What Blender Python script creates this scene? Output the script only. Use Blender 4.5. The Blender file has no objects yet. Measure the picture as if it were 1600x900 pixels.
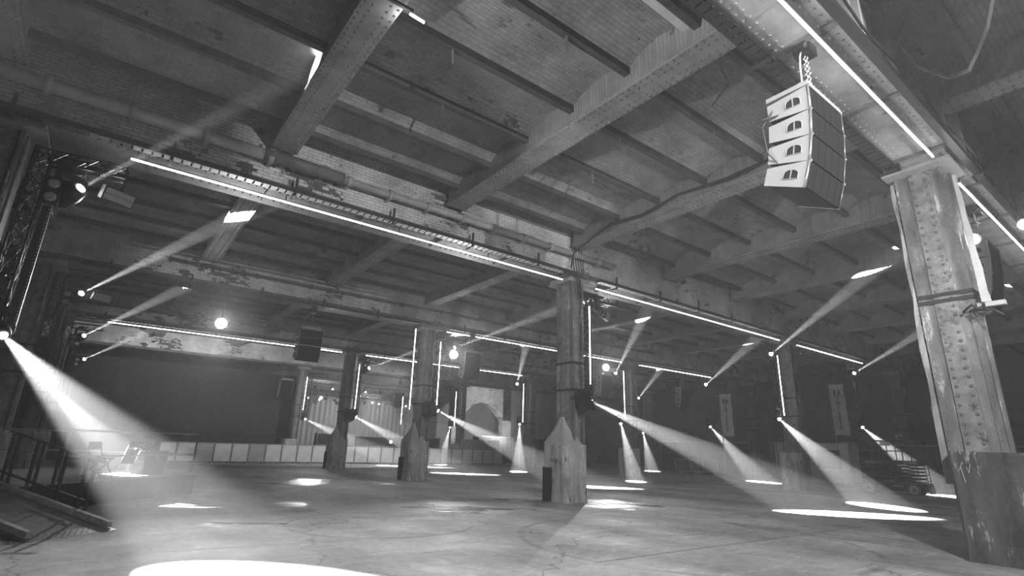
import bpy, math, random
from mathutils import Vector, Matrix
random.seed(7)
C = bpy.context.scene.collection
SC = bpy.context.scene
PI = math.pi
# ------------------------------------------------------------------ camera
YAW, PIT, ROL, EYE = .9247, .2931, .0293, 1.606
F = Vector((math.cos(YAW)*math.cos(PIT), math.sin(YAW)*math.cos(PIT), math.sin(PIT)))
RT = Vector((math.sin(YAW), -math.cos(YAW), 0)); UP = RT.cross(F)
r_ = RT*math.cos(ROL)+UP*math.sin(ROL); u_ = -RT*math.sin(ROL)+UP*math.cos(ROL)
cd = bpy.data.cameras.new('camera'); cam = bpy.data.objects.new('camera', cd); C.objects.link(cam)
cam.matrix_world = Matrix(((r_.x, u_.x, -F.x, 0), (r_.y, u_.y, -F.y, 0), (r_.z, u_.z, -F.z, EYE), (0, 0, 0, 1)))
cd.sensor_width = 36; cd.lens = 824/1600*36; cd.clip_start = .05; cd.clip_end = 300
SC.camera = cam
# ------------------------------------------------------------------ light and exposure
SC.view_settings.view_transform = 'Standard'; SC.view_settings.look = 'None'
SC.view_settings.exposure = .2; SC.view_settings.gamma = 1; SC.view_settings.use_curve_mapping = False
w = bpy.data.worlds.new('world'); SC.world = w; w.use_nodes = True
w.node_tree.nodes['Background'].inputs[0].default_value = (.5, .5, .5, 1)
w.node_tree.nodes['Background'].inputs[1].default_value = .008
SC.cycles.max_bounces = 5; SC.cycles.diffuse_bounces = 2; SC.cycles.glossy_bounces = 2
SC.cycles.volume_bounces = 0; SC.cycles.sample_clamp_indirect = 2; SC.cycles.use_denoising = True
SC.cycles.caustics_reflective = False; SC.cycles.caustics_refractive = False
HAZE, HAZE_G = .0078, .05      # theatrical haze fills the whole hall
w.cycles.volume_sampling = 'EQUIANGULAR'; SC.cycles.use_adaptive_sampling = False
_vs = w.node_tree.nodes.new('ShaderNodeVolumeScatter'); _vs.inputs['Density'].default_value = HAZE; _vs.inputs['Anisotropy'].default_value = HAZE_G
w.node_tree.links.new(_vs.outputs[0], w.node_tree.nodes['World Output'].inputs['Volume'])

def lamp(kind, loc, power, aim=None, size=.1, cone=None, blend=.2, name=None):
    l = bpy.data.lights.new(name or kind.lower()+'_light', kind); l.energy = power
    o = bpy.data.objects.new(name or kind.lower()+'_light', l); C.objects.link(o); o.location = loc
    if kind == 'AREA': l.shape = 'SQUARE'; l.size = size
    else: l.shadow_soft_size = size
    if cone: l.spot_size = cone; l.spot_blend = blend
    if aim is not None: o.rotation_euler = (Vector(aim)-Vector(loc)).to_track_quat('-Z', 'Y').to_euler()
    return o
# unseen spots: first two follow ceiling and speaker shading, others are added fill
lamp('SPOT', (-3.4, 5.2, 4.0), 2300, (10, 4.4, 8.8), .15, .85, .5)
lamp('SPOT', (5.2, -6.0, 5.1), 4600, (6.8, 11, 8.5), .05, .62, .35)
lamp('SPOT', (10.5, -2.0, 3.9), 1000, (15, 12, 8.6), .12, 1.0, .6)  # added fill for the right-hand ceiling bays
lamp('SPOT', (3.0, -3.0, 6.6), 4300, (11, 7.5, 0), .3, 1.35, .7)  # added fill for the floor, no fixture here
lamp('SPOT', (17, 36, 6.9), 1600, (17, 43.2, .6), .2, 2.2, .8)  # added to brighten the fence panels
lamp('SPOT', (20.5, 47.2, 5.6), 1500, (20.5, 53, 3.2), .2, 2.2, .6)  # added wash on the backcloth, separate from the stage lamps
lamp('SPOT', (5, 36, 6.9), 1800, (5, 44.5, 7.4), .2, 1.9, .8)  # unseen spot added to brighten the far girder face
lamp('SPOT', (34, 44.6, 3.0), 2200, (35, 52, 5.5), .2, 2.0, .8)  # added uplight that brightens the brick archway

# ------------------------------------------------------------------ materials
def nd(nt, t, **kw):
    n = nt.nodes.new(t)
    for k, v in kw.items():
        if k in n.inputs: n.inputs[k].default_value = v
        else: setattr(n, k, v)
    return n
def mat(name, base, rough=.8, metal=0, var=0, vscale=2.0, dark=None, dscale=1.2, damt=.5, bump=0, bscale=40, spec=None, stretch=None):
    m = bpy.data.materials.new(name); m.use_nodes = True; nt = m.node_tree; b = nt.nodes['Principled BSDF']
    b.inputs['Base Color'].default_value = (base, base, base, 1); b.inputs['Roughness'].default_value = rough; b.inputs['Metallic'].default_value = metal
    if spec is not None: b.inputs['Specular IOR Level'].default_value = spec
    L = nt.links.new
    if var or dark is not None or bump:
        tc = nd(nt, 'ShaderNodeTexCoord'); mp = nd(nt, 'ShaderNodeMapping')
        if stretch: mp.inputs['Scale'].default_value = stretch
        L(tc.outputs['Object'], mp.inputs['Vector']); vec = mp.outputs['Vector']
        col = None
        if var:
            n = nd(nt, 'ShaderNodeTexNoise', Scale=vscale, Detail=7.0, Roughness=.65); L(vec, n.inputs['Vector'])
            r = nd(nt, 'ShaderNodeMapRange'); r.inputs['From Min'].default_value = .3; r.inputs['From Max'].default_value = .7
            r.inputs['To Min'].default_value = base*(1-var); r.inputs['To Max'].default_value = base*(1+var); L(n.outputs['Fac'], r.inputs['Value']); col = r.outputs['Result']
        if dark is not None:
            n2 = nd(nt, 'ShaderNodeTexNoise', Scale=dscale, Detail=10.0, Roughness=.72); L(vec, n2.inputs['Vector'])
            r2 = nd(nt, 'ShaderNodeMapRange'); r2.inputs['From Min'].default_value = damt; r2.inputs['From Max'].default_value = damt+.06; L(n2.outputs['Fac'], r2.inputs['Value'])
            mx = nd(nt, 'ShaderNodeMix', data_type='FLOAT'); L(r2.outputs['Result'], mx.inputs[0])
            if col is not None: L(col, mx.inputs[2])
            else: mx.inputs[2].default_value = base
            mx.inputs[3].default_value = dark; col = mx.outputs[0]
        if col is not None: L(col, b.inputs['Base Color'])
        if bump:
            n3 = nd(nt, 'ShaderNodeTexNoise', Scale=bscale, Detail=4.0); L(tc.outputs['Object'], n3.inputs['Vector'])
            bp = nd(nt, 'ShaderNodeBump', Strength=bump, Distance=.03); L(n3.outputs['Fac'], bp.inputs['Height']); L(bp.outputs['Normal'], b.inputs['Normal'])
    return m
def brick_mat(name, base, mortar, axes='xy', peel=None, pamt=.6, rough=.9, bump=.35, soot=.35):
    m = bpy.data.materials.new(name); m.use_nodes = True; nt = m.node_tree; b = nt.nodes['Principled BSDF']; L = nt.links.new
    tc = nd(nt, 'ShaderNodeTexCoord'); sp = nd(nt, 'ShaderNodeSeparateXYZ'); cb = nd(nt, 'ShaderNodeCombineXYZ')
    L(tc.outputs['Object'], sp.inputs[0]); L(sp.outputs['XYZ'.index(axes[0].upper())], cb.inputs[0]); L(sp.outputs['XYZ'.index(axes[1].upper())], cb.inputs[1])
    bk = nd(nt, 'ShaderNodeTexBrick', Scale=1.0); bk.inputs['Brick Width'].default_value = .235; bk.inputs['Row Height'].default_value = .085
    bk.inputs['Mortar Size'].default_value = .008; bk.inputs['Color1'].default_value = (base*1.08,)*3+(1,); bk.inputs['Color2'].default_value = (base*.9,)*3+(1,); bk.inputs['Mortar'].default_value = (mortar,)*3+(1,)
    L(cb.outputs[0], bk.inputs['Vector'])
    n = nd(nt, 'ShaderNodeTexNoise', Scale=.7, Detail=9.0, Roughness=.68); L(tc.outputs['Object'], n.inputs['Vector'])
    r = nd(nt, 'ShaderNodeMapRange'); r.inputs['From Min'].default_value = .3; r.inputs['From Max'].default_value = .68; r.inputs['To Min'].default_value = 1-soot; r.inputs['To Max'].default_value = 1.15; L(n.outputs['Fac'], r.inputs['Value'])
    mu = nd(nt, 'ShaderNodeMix', data_type='RGBA', blend_type='MULTIPLY'); mu.inputs[0].default_value = 1; L(bk.outputs['Color'], mu.inputs[6]); L(r.outputs['Result'], mu.inputs[7])
    out = mu.outputs[2]
    if peel is not None:
        bk2 = nd(nt, 'ShaderNodeTexBrick', Scale=1.0); bk2.inputs['Brick Width'].default_value = .235; bk2.inputs['Row Height'].default_value = .085; bk2.inputs['Mortar Size'].default_value = .001
        bk2.inputs['Color1'].default_value = (0, 0, 0, 1); bk2.inputs['Color2'].default_value = (1, 1, 1, 1); bk2.inputs['Mortar'].default_value = (.5, .5, .5, 1); L(cb.outputs[0], bk2.inputs['Vector'])
        n2 = nd(nt, 'ShaderNodeTexNoise', Scale=.45, Detail=12.0, Roughness=.78); L(tc.outputs['Object'], n2.inputs['Vector'])
        ad = nd(nt, 'ShaderNodeMath', operation='MULTIPLY_ADD'); L(bk2.outputs['Color'], ad.inputs[0]); ad.inputs[1].default_value = .12; L(n2.outputs['Fac'], ad.inputs[2])
        r2 = nd(nt, 'ShaderNodeMapRange'); r2.inputs['From Min'].default_value = pamt; r2.inputs['From Max'].default_value = pamt+.03; L(ad.outputs[0], r2.inputs['Value'])
        mx = nd(nt, 'ShaderNodeMix', data_type='RGBA'); L(r2.outputs['Result'], mx.inputs[0]); L(out, mx.inputs[6]); mx.inputs[7].default_value = (peel, peel, peel, 1); out = mx.outputs[2]
    L(out, b.inputs['Base Color']); b.inputs['Roughness'].default_value = rough
    bp = nd(nt, 'ShaderNodeBump', Strength=bump, Distance=.01); L(bk.outputs['Fac'], bp.inputs['Height']); bp.invert = True; L(bp.outputs['Normal'], b.inputs['Normal'])
    return m
def emis(name, s):
    m = bpy.data.materials.new(name); m.use_nodes = True; b = m.node_tree.nodes['Principled BSDF']
    b.inputs['Base Color'].default_value = (.8, .8, .8, 1); b.inputs['Emission Color'].default_value = (1, 1, 1, 1); b.inputs['Emission Strength'].default_value = s
    return m
M = {}
M['ceiling'] = brick_mat('whitewashed_vault_brick', .36, .26, 'xy', .09, .67, soot=.55, bump=.6)
M['wallbrick'] = brick_mat('painted_wall_brick', .80, .42, 'xz', .10, .64, soot=.6, bump=.7)
M['wallbrick_yz'] = brick_mat('dark_wall_brick', .30, .22, 'yz', .10, .66)
M['backbrick'] = brick_mat('back_wall_brick', .34, .26, 'xz', .12, .68)
M['steel'] = mat('painted_riveted_steel', .34, .62, .0, .35, 1.6, .10, 2.2, .62, .25, 30)
M['steel_dark'] = mat('sooty_steel', .14, .6, .0, .4, 2.0, .05, 3, .6, .2, 30)
M['colsteel'] = mat('column_steel', .19, .55, .0, .6, 3.5, .62, 3.6, .57, .3, 25, stretch=(1, 1, .35))
M['colplate'] = mat('column_cover_plate', .24, .6, 0, .5, 4, .07, 3, .57, .3, 25)
M['rivet'] = mat('rivet_steel', .16, .6, 0, .3, 3)
M['joist'] = mat('joist_steel', .07, .7, 0, .4, 3)
M['plinth'] = mat('stained_plinth_concrete', .5, .85, 0, .65, 4.5, .09, 5.0, .57, .6, 18, stretch=(1, 1, .22))
M['plinth_dark'] = mat('dark_painted_plinth', .075, .8, 0, .6, 4.5, .35, 6.0, .58, .5, 18, stretch=(1, 1, .25))
M['pipe'] = mat('painted_pipe', .38, .5, 0, .25, 3)
M['black'] = mat('black_metal', .025, .45)
M['blackmatte'] = mat('black_cloth', .018, .95)
M['blacksheen'] = mat('black_drape', .045, .95, 0, .15, 2, stretch=(6, 6, .2))
M['truss'] = mat('black_truss', .04, .35, .6)
M['alu'] = mat('aluminium', .5, .35, .8, .1, 5)
M['barrier'] = mat('barrier_steel', .62, .5)
M['galv'] = mat('galvanised_tube', .42, .4, .7, .15, 8)
M['grille'] = mat('speaker_grille', .012, .75, 0, .3, 60, spec=.2)
M['cabinet'] = mat('light_cabinet', .30, .55, 0, .06, 3)
M['white'] = mat('white_paint', .75, .6, 0, .12, 3)
M['fence'] = mat('fence_panel', .82, .7, 0, .2, 1.2)
M['fence2'] = mat('dark_fence_panel', .5, .7, 0, .2, 1.2)
M['corr'] = mat('hoarding_sheet', .06, .6, 0, .4, 1.2, stretch=(1, 1, .3))
M['canvas'] = mat('pale_canvas', .5, .85, 0, .2, 2.5, bump=.3, bscale=4)
M['banner'] = mat('banner_fabric', .5, .8, 0, .12, 2)
M['ink'] = mat('black_ink', .02, .8)
M['rubber'] = mat('rubber', .03, .8)
M['wood'] = mat('dusty_ply', .20, .8, 0, .45, 1.8)
M['timber'] = mat('pale_timber', .48, .8, 0, .3, 5, .15, 6, .62)
M['checker'] = mat('checker_plate', .32, .35, .6, .3, 6)
M['deck'] = mat('deck_top', .42, .6, 0, .2, 2)
M['liftgrey'] = mat('lift_grey', .09, .45, 0, .3, 3)
M['liftlight'] = mat('lift_wheel_grey', .45, .6, 0, .15, 4)
M['cable'] = mat('cable_black', .02, .5)
M['hollow_shade'] = mat('painted_hollow_shade', .012, 1)  # near-black, paints the shade inside hollows that are not cut out
M['led'] = emis('led_tube_glow', 14)
M['lens'] = emis('lamp_lens_glow', 120)
M['lens_low'] = emis('lamp_lens_soft', 9.0)
for q in ('lens', 'lens_low'): M[q].cycles.emission_sampling = 'NONE'
M['lens_off'] = mat('unlit_lens', .55, .15, .3)
# floor
def floor_mat():
    m = bpy.data.materials.new('worn_concrete_floor'); m.use_nodes = True; nt = m.node_tree; b = nt.nodes['Principled BSDF']; L = nt.links.new
    tc = nd(nt, 'ShaderNodeTexCoord')
    def noise(s, d=8, r=.6, st=None):
        mp = nd(nt, 'ShaderNodeMapping');
        if st: mp.inputs['Scale'].default_value = st; mp.inputs['Rotation'].default_value = (0, 0, .5)
        L(tc.outputs['Object'], mp.inputs[0]); n = nd(nt, 'ShaderNodeTexNoise', Scale=s, Detail=float(d), Roughness=r); L(mp.outputs[0], n.inputs['Vector']); return n.outputs['Fac']
    def rng(v, a, c, x, y):
        r = nd(nt, 'ShaderNodeMapRange'); L(v, r.inputs['Value'])
        for k, q in zip(('From Min', 'From Max', 'To Min', 'To Max'), (a, c, x, y)): r.inputs[k].default_value = q
        return r.outputs['Result']
    def mth(op, a, c):
        n = nd(nt, 'ShaderNodeMath', operation=op)
        for i, q in enumerate((a, c)):
            if isinstance(q, (int, float)): n.inputs[i].default_value = q
            else: L(q, n.inputs[i])
        return n.outputs[0]
    base = rng(noise(.35, 12, .72), .32, .68, .26, .66)
    streak = rng(noise(.6, 8, .6, (1, .22, 1)), .35, .65, .68, 1.2)
    fine = rng(noise(7, 10, .85), .32, .68, .66, 1.25)
    c = mth('MULTIPLY', mth('MULTIPLY', base, streak), fine)
    # damp patches where water stands
    edge = noise(1.1, 6, .6)
    dm = None
    for (x, y, rad) in ((9.2, 14.4, 2.0), (13.1, 12.2, 1.5), (4.2, 15.6, .8), (7.9, 23.6, 2.0), (2.6, 12.6, .7), (15.5, 6.9, 1.0), (26.5, 20, 3)):
        vm = nd(nt, 'ShaderNodeVectorMath', operation='DISTANCE'); L(tc.outputs['Object'], vm.inputs[0]); vm.inputs[1].default_value = (x, y, 0)
        q = mth('ADD', mth('DIVIDE', vm.outputs['Value'], rad), mth('MULTIPLY', mth('SUBTRACT', edge, .5), 2.2))
        q = rng(q, .8, 1.0, 1, 0); dm = q if dm is None else mth('MAXIMUM', dm, q)
    c = mth('MULTIPLY', c, rng(dm, 0, 1, 1, .5))
    # pits and oily spots
    vo = nd(nt, 'ShaderNodeTexVoronoi', Scale=1.1); L(tc.outputs['Object'], vo.inputs['Vector'])
    c = mth('MULTIPLY', c, rng(vo.outputs['Distance'], .03, .05, .45, 1))
    for (x, y, rad, wd) in ((14.6, 6.4, 2.3, .05), (14.6, 6.4, 2.42, .04), (17.0, 5.6, 2.0, .05), (9.5, 6.8, 3.2, .06), (20.5, 11.5, 3.0, .06), (5.2, 11.2, 1.9, .05)):
        vm = nd(nt, 'ShaderNodeVectorMath', operation='DISTANCE'); L(tc.outputs['Object'], vm.inputs[0]); vm.inputs[1].default_value = (x, y, 0)
        q = mth('ABSOLUTE', mth('SUBTRACT', vm.outputs['Value'], rad), 0); q = rng(q, wd*.5, wd*1.6, .68, 1)
        c = mth('MULTIPLY', c, mth('MAXIMUM', q, rng(edge, .45, .6, .6, 1)))
    ck = nd(nt, 'ShaderNodeTexVoronoi', Scale=.22); ck.feature = 'DISTANCE_TO_EDGE'
    wn = nd(nt, 'ShaderNodeVectorMath', operation='ADD'); nz = nd(nt, 'ShaderNodeTexNoise', Scale=1.6, Detail=6.0); L(tc.outputs['Object'], nz.inputs['Vector']); L(tc.outputs['Object'], wn.inputs[0]); L(nz.outputs['Color'], wn.inputs[1]); L(wn.outputs[0], ck.inputs['Vector'])
    c = mth('MULTIPLY', c, rng(ck.outputs['Distance'], .002, .006, .5, 1))
    sc2 = noise(2.4, 10, .8, (.25, 1.6, 1)); c = mth('MULTIPLY', c, rng(sc2, .56, .6, 1, 1.35)); c = mth('MULTIPLY', c, rng(noise(1.7, 12, .8), .6, .64, 1, .62))
    L(c, b.inputs['Base Color'])
    ro = mth('ADD', rng(noise(.8, 6, .6), .3, .7, .6, .85), 0)
    L(mth('MULTIPLY', ro, rng(dm, 0, 1, 1, .45)), b.inputs['Roughness'])
    bp = nd(nt, 'ShaderNodeBump', Strength=.5, Distance=.02); L(noise(5, 9, .75), bp.inputs['Height']); L(bp.outputs['Normal'], b.inputs['Normal'])
    return m
M['floor'] = floor_mat()
M['water'] = mat('standing_water', .05, .24, 0, spec=1.0)

# ------------------------------------------------------------------ mesh helpers
class MB:
    def __init__(s): s.v = []; s.f = []; s.sm = []
    def add(s, vs, fs, T=None, smooth=False):
        o = len(s.v)
        s.v += [tuple(T @ Vector(p)) if T is not None else tuple(p) for p in vs]
        s.f += [tuple(i+o for i in q) for q in fs]; s.sm += [smooth]*len(fs); return s
    def box(s, a, b, T=None):
        x0, y0, z0 = a; x1, y1, z1 = b
        return s.add([(x0, y0, z0), (x1, y0, z0), (x1, y1, z0), (x0, y1, z0), (x0, y0, z1), (x1, y0, z1), (x1, y1, z1), (x0, y1, z1)],
                     [(3, 2, 1, 0), (4, 5, 6, 7), (0, 1, 5, 4), (1, 2, 6, 5), (2, 3, 7, 6), (3, 0, 4, 7)], T)
    def bar(s, p, q, w, h=None, up=(0, 0, 1)):
        p, q = Vector(p), Vector(q); h = h or w; d = (q-p).normalized(); u = Vector(up)
        if abs(d.dot(u)) > .98: u = Vector((1, 0, 0))
        x = d.cross(u).normalized(); z = x.cross(d)
        vs = [o + x*sx*w/2 + z*sz*h/2 for o in (p, q) for sx, sz in ((-1, -1), (1, -1), (1, 1), (-1, 1))]
        return s.add(vs, [(3, 2, 1, 0), (4, 5, 6, 7), (0, 1, 5, 4), (1, 2, 6, 5), (2, 3, 7, 6), (3, 0, 4, 7)])
    def tube(s, pts, r, n=8, closed=False, r2=None):
        pts = [Vector(p) for p in pts]; K = len(pts); vs = []; prev = None
        for i, p in enumerate(pts):
            d = (pts[min(i+1, K-1)]-pts[max(i-1, 0)]).normalized()
            u = prev or (Vector((0, 0, 1)) if abs(d.z) < .95 else Vector((1, 0, 0)))
            x = d.cross(u).normalized(); z = x.cross(d).normalized(); prev = z
            rr = r if r2 is None else r+(r2-r)*i/(K-1)
            vs += [p + (x*math.cos(2*PI*k/n) + z*math.sin(2*PI*k/n))*rr for k in range(n)]
        fs = [(i*n+k, i*n+(k+1) % n, (i+1)*n+(k+1) % n, (i+1)*n+k) for i in range(K-1) for k in range(n)]
        o = len(s.v); s.add(vs, fs, None, n > 5)
        s.f += [tuple(o+k for k in reversed(range(n))), tuple(o+(K-1)*n+k for k in range(n))]; s.sm += [False]*2
        return s
    def lathe(s, prof, n=20, T=None, smooth=True):
        vs = [(r*math.cos(2*PI*k/n), r*math.sin(2*PI*k/n), z) for r, z in prof for k in range(n)]
        fs = [(i*n+k, i*n+(k+1) % n, (i+1)*n+(k+1) % n, (i+1)*n+k) for i in range(len(prof)-1) for k in range(n)]
        o = len(s.v); s.add(vs, fs, T, smooth)
        s.f += [tuple(o+k for k in reversed(range(n))), tuple(o+(len(prof)-1)*n+k for k in range(n))]; s.sm += [False]*2
        return s
    def prism(s, poly, a, b, axis='y', T=None):
        def P(p, t): return (p[0], t, p[1]) if axis == 'y' else ((t, p[0], p[1]) if axis == 'x' else (p[0], p[1], t))
        n = len(poly); vs = [P(p, a) for p in poly]+[P(p, b) for p in poly]
        return s.add(vs, [tuple(range(n)), tuple(reversed(range(n, 2*n)))]+[(i, (i+1) % n, n+(i+1) % n, n+i) for i in range(n)], T)
    def rivet(s, p, nrm, r=.02, n=6):
        nrm = Vector(nrm); u = Vector((0, 0, 1)) if abs(nrm.z) < .9 else Vector((1, 0, 0)); x = nrm.cross(u).normalized(); y = nrm.cross(x); p = Vector(p)
        vs = [p+(x*math.cos(2*PI*k/n)+y*math.sin(2*PI*k/n))*r for k in range(n)]+[p+(x*math.cos(2*PI*k/n)+y*math.sin(2*PI*k/n))*r*.6+nrm*r*.7 for k in range(n)]
        return s.add(vs, [(k, (k+1) % n, n+(k+1) % n, n+k) for k in range(n)]+[tuple(range(n, 2*n))])
    def build(s, name, m, parent=None):
        me = bpy.data.meshes.new(name); me.from_pydata([tuple(v) for v in s.v], [], s.f); me.materials.append(m if not isinstance(m, str) else M[m])
        me.polygons.foreach_set('use_smooth', s.sm)
        import bmesh
        bm = bmesh.new(); bm.from_mesh(me); bmesh.ops.recalc_face_normals(bm, faces=bm.faces); bm.to_mesh(me); bm.free()
        o = bpy.data.objects.new(name, me); C.objects.link(o)
        if parent: o.parent = parent
        return o
def tag(o, label=None, cat=None, group=None, kind=None):
    if label: o['label'] = label
    if cat: o['category'] = cat
    if group: o['group'] = group
    if kind: o['kind'] = kind
    return o
def thing(name, loc, label, cat, group=None, rz=0):
    o = bpy.data.objects.new(name, None); C.objects.link(o); o.location = loc; o.rotation_euler = (0, 0, rz); o.empty_display_size = .2
    return tag(o, label, cat, group)
def struct(name, mb, m): return tag(mb.build(name, m), kind='structure')
def copy_tree(o, parent=None):
    c = o.copy(); C.objects.link(c); c.parent = parent
    if parent: c.matrix_parent_inverse = Matrix.Identity(4)
    for ch in list(o.children): copy_tree(ch, c)
    return c
ORD = ['first', 'second', 'third', 'fourth', 'fifth', 'sixth', 'seventh', 'eighth', 'ninth', 'tenth', 'eleventh']
ROW = ['nearest', 'second', 'third', 'fourth', 'furthest']
YC = [2.7, 13.25, 23.8, 34.35, 44.9]          # column rows
XC = [-2.4, 12.6, 28.1, 43.6]                 # columns along a row
XB = [-2.65, 2.32, 7.18, 12.21, 17.26, 22.14, 27.2, 32.2, 37.2, 42.2]   # cross beams
# ------------------------------------------------------------------ room shell
X0, X1, Y0, Y1 = -9, 50, -8.2, 56
struct('floor', MB().box((X0, Y0, -.2), (X1, Y1, 0)), 'floor')
cm = MB(); sp = 1.57; NA = 10
def vault_prof(y0, y1):
    ys = []; y = y0
    while y < y1-.2:
        e = min(y+sp, y1)
        for k in range(NA):
            t = k/NA; ys.append((y+(e-y)*t, 8.74+.30*math.sin(PI*t)**.8 if 0 < t < 1 else 8.74))
        y = e
    ys.append((y1, 8.74)); return ys
prof = []
for i in range(-1, 5):
    a = YC[0]+10.55*i; prof += vault_prof(a+1.37-1.57+.0, a+10.55+1.37-1.57)[:-1]
prof = [p for p in prof if Y0-.1 < p[0] < Y1+1]
vs = [(x, y, z) for y, z in prof for x in (X0, X1)]
cm.add(vs, [(2*i, 2*i+1, 2*i+3, 2*i+2) for i in range(len(prof)-1)])
yl = [prof[0][0], prof[-1][0]]
cm.box((X0, yl[0], 9.4), (X1, yl[1], 9.6))
struct('ceiling', cm, 'ceiling')
jm = MB()
for i in range(-1, 5):
    a = YC[0]+10.55*i
    for k in range(6):
        y = a+1.37+sp*k
        if Y0 < y < Y1: jm.box((X0, y-.07, 8.64), (X1, y+.07, 8.8))
joists = struct('trim_1', jm, 'joist')
struct('wall_left', MB().box((X0-.3, Y0, 0), (X0, Y1, 9.4)), 'wallbrick_yz')
struct('wall_right', MB().box((X1, Y0, 0), (X1+.3, Y1, 9.4)), 'wallbrick_yz')
struct('wall_back', MB().box((X0, Y1, 0), (X1, Y1+.3, 9.4)), 'backbrick')
struct('wall_front', MB().box((X0, Y0-.3, 0), (X1, Y0, 9.4)), 'backbrick')

# ------------------------------------------------------------------ longitudinal girders
SIDE = {0: 'directly above the near riveted column', 1: 'over the middle column, carrying the pale pipe', 2: 'behind the middle column', 3: 'beyond the third girder', 4: 'at the far end above the black drape'}
for k, yc in enumerate(YC):
    t = thing('longitudinal_girder', (0, yc, 7.4), ROW[k]+' long brick-clad girder running across the hall, '+SIDE[k], 'girder', 'long girders over the column rows')
    if k: MB().box((X0, -.62, .16), (X1, .55, 2.2)).build('brick_casing', 'wallbrick', t)
    else:
        MB().box((X0, -.55, .1), (X1, .2, 2.2)).build('brick_casing', 'wallbrick', t)
        st0 = MB().box((0, -.75, .1), (.09, -.5, 1.3)).box((-.15, -.66, .45), (.55, -.55, .85)).build('web_stiffener', 'steel', t); st0.location.x = .2
        for i in range(1, 28): q = st0.copy(); C.objects.link(q); q.location.x = .2+1.25*i
    fl = MB().box((X0, -.62, 0), (X1, .25 if k == 0 else .5, .03)).box((X0, -.6, .03), (X1, -.5, .22))
    x = -4
    n = 4
    rows = [-.54, -.44, .08, .18]
    while x < (30 if k < 3 else 20):
        for y in rows: fl.rivet((x, y, 0), (0, 0, -1), .026, 5)
        x += .18
    fl.build('bottom_flange', 'steel' if k == 0 else 'steel_dark', t)
    st0 = MB().box((0, -.64, -.035), (.12, .3, 0)).build('flange_strap', 'steel_dark', t); st0.location.x = -5
    for i in range(1, 20): q = st0.copy(); C.objects.link(q); q.location.x = -5+2.4*i
# ------------------------------------------------------------------ cross beams
def beam_proto(x):
    t = thing('cross_beam', (x, 0, 8.31), '', 'beam', 'riveted cross beams under the vaults')
    y0, y1 = 0, 9.4
    MB().box((-.3, y0, 0), (.3, y1, .03)).build('bottom_flange', 'steel', t)
    cs = MB().box((-.25, y0, .03), (.25, y1, .9)).box((-.3, y0, .03), (-.24, y1, .1)).box((.24, y0, .03), (.3, y1, .1))
    cs.build('web_casing', 'ceiling', t)
    rv = MB(); y = .08
    while y < y1:
        for q in (-.25, -.12, .12, .25): rv.rivet((q, y, 0), (0, 0, -1), .027, 6)
        y += .15
    rv.build('rivet_rows', 'rivet', t)
    return t
bp0 = beam_proto(0); first = True
BAYN = {-1: 'in the dark bay beside the near column', 0: 'in the nearest bay', 1: 'in the second bay', 2: 'in the third bay', 3: 'in the fourth bay'}
for b in (-1, 0, 1, 2, 3):
    yb = -7.3 if b < 0 else YC[b]+.3
    for i, x in enumerate(XB):
        o = bp0 if first else copy_tree(bp0); first = False
        o.location = (x, yb, 8.31); o['label'] = 'riveted steel cross beam, %s from the left %s of the ceiling' % (ORD[i], BAYN[b])
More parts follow.
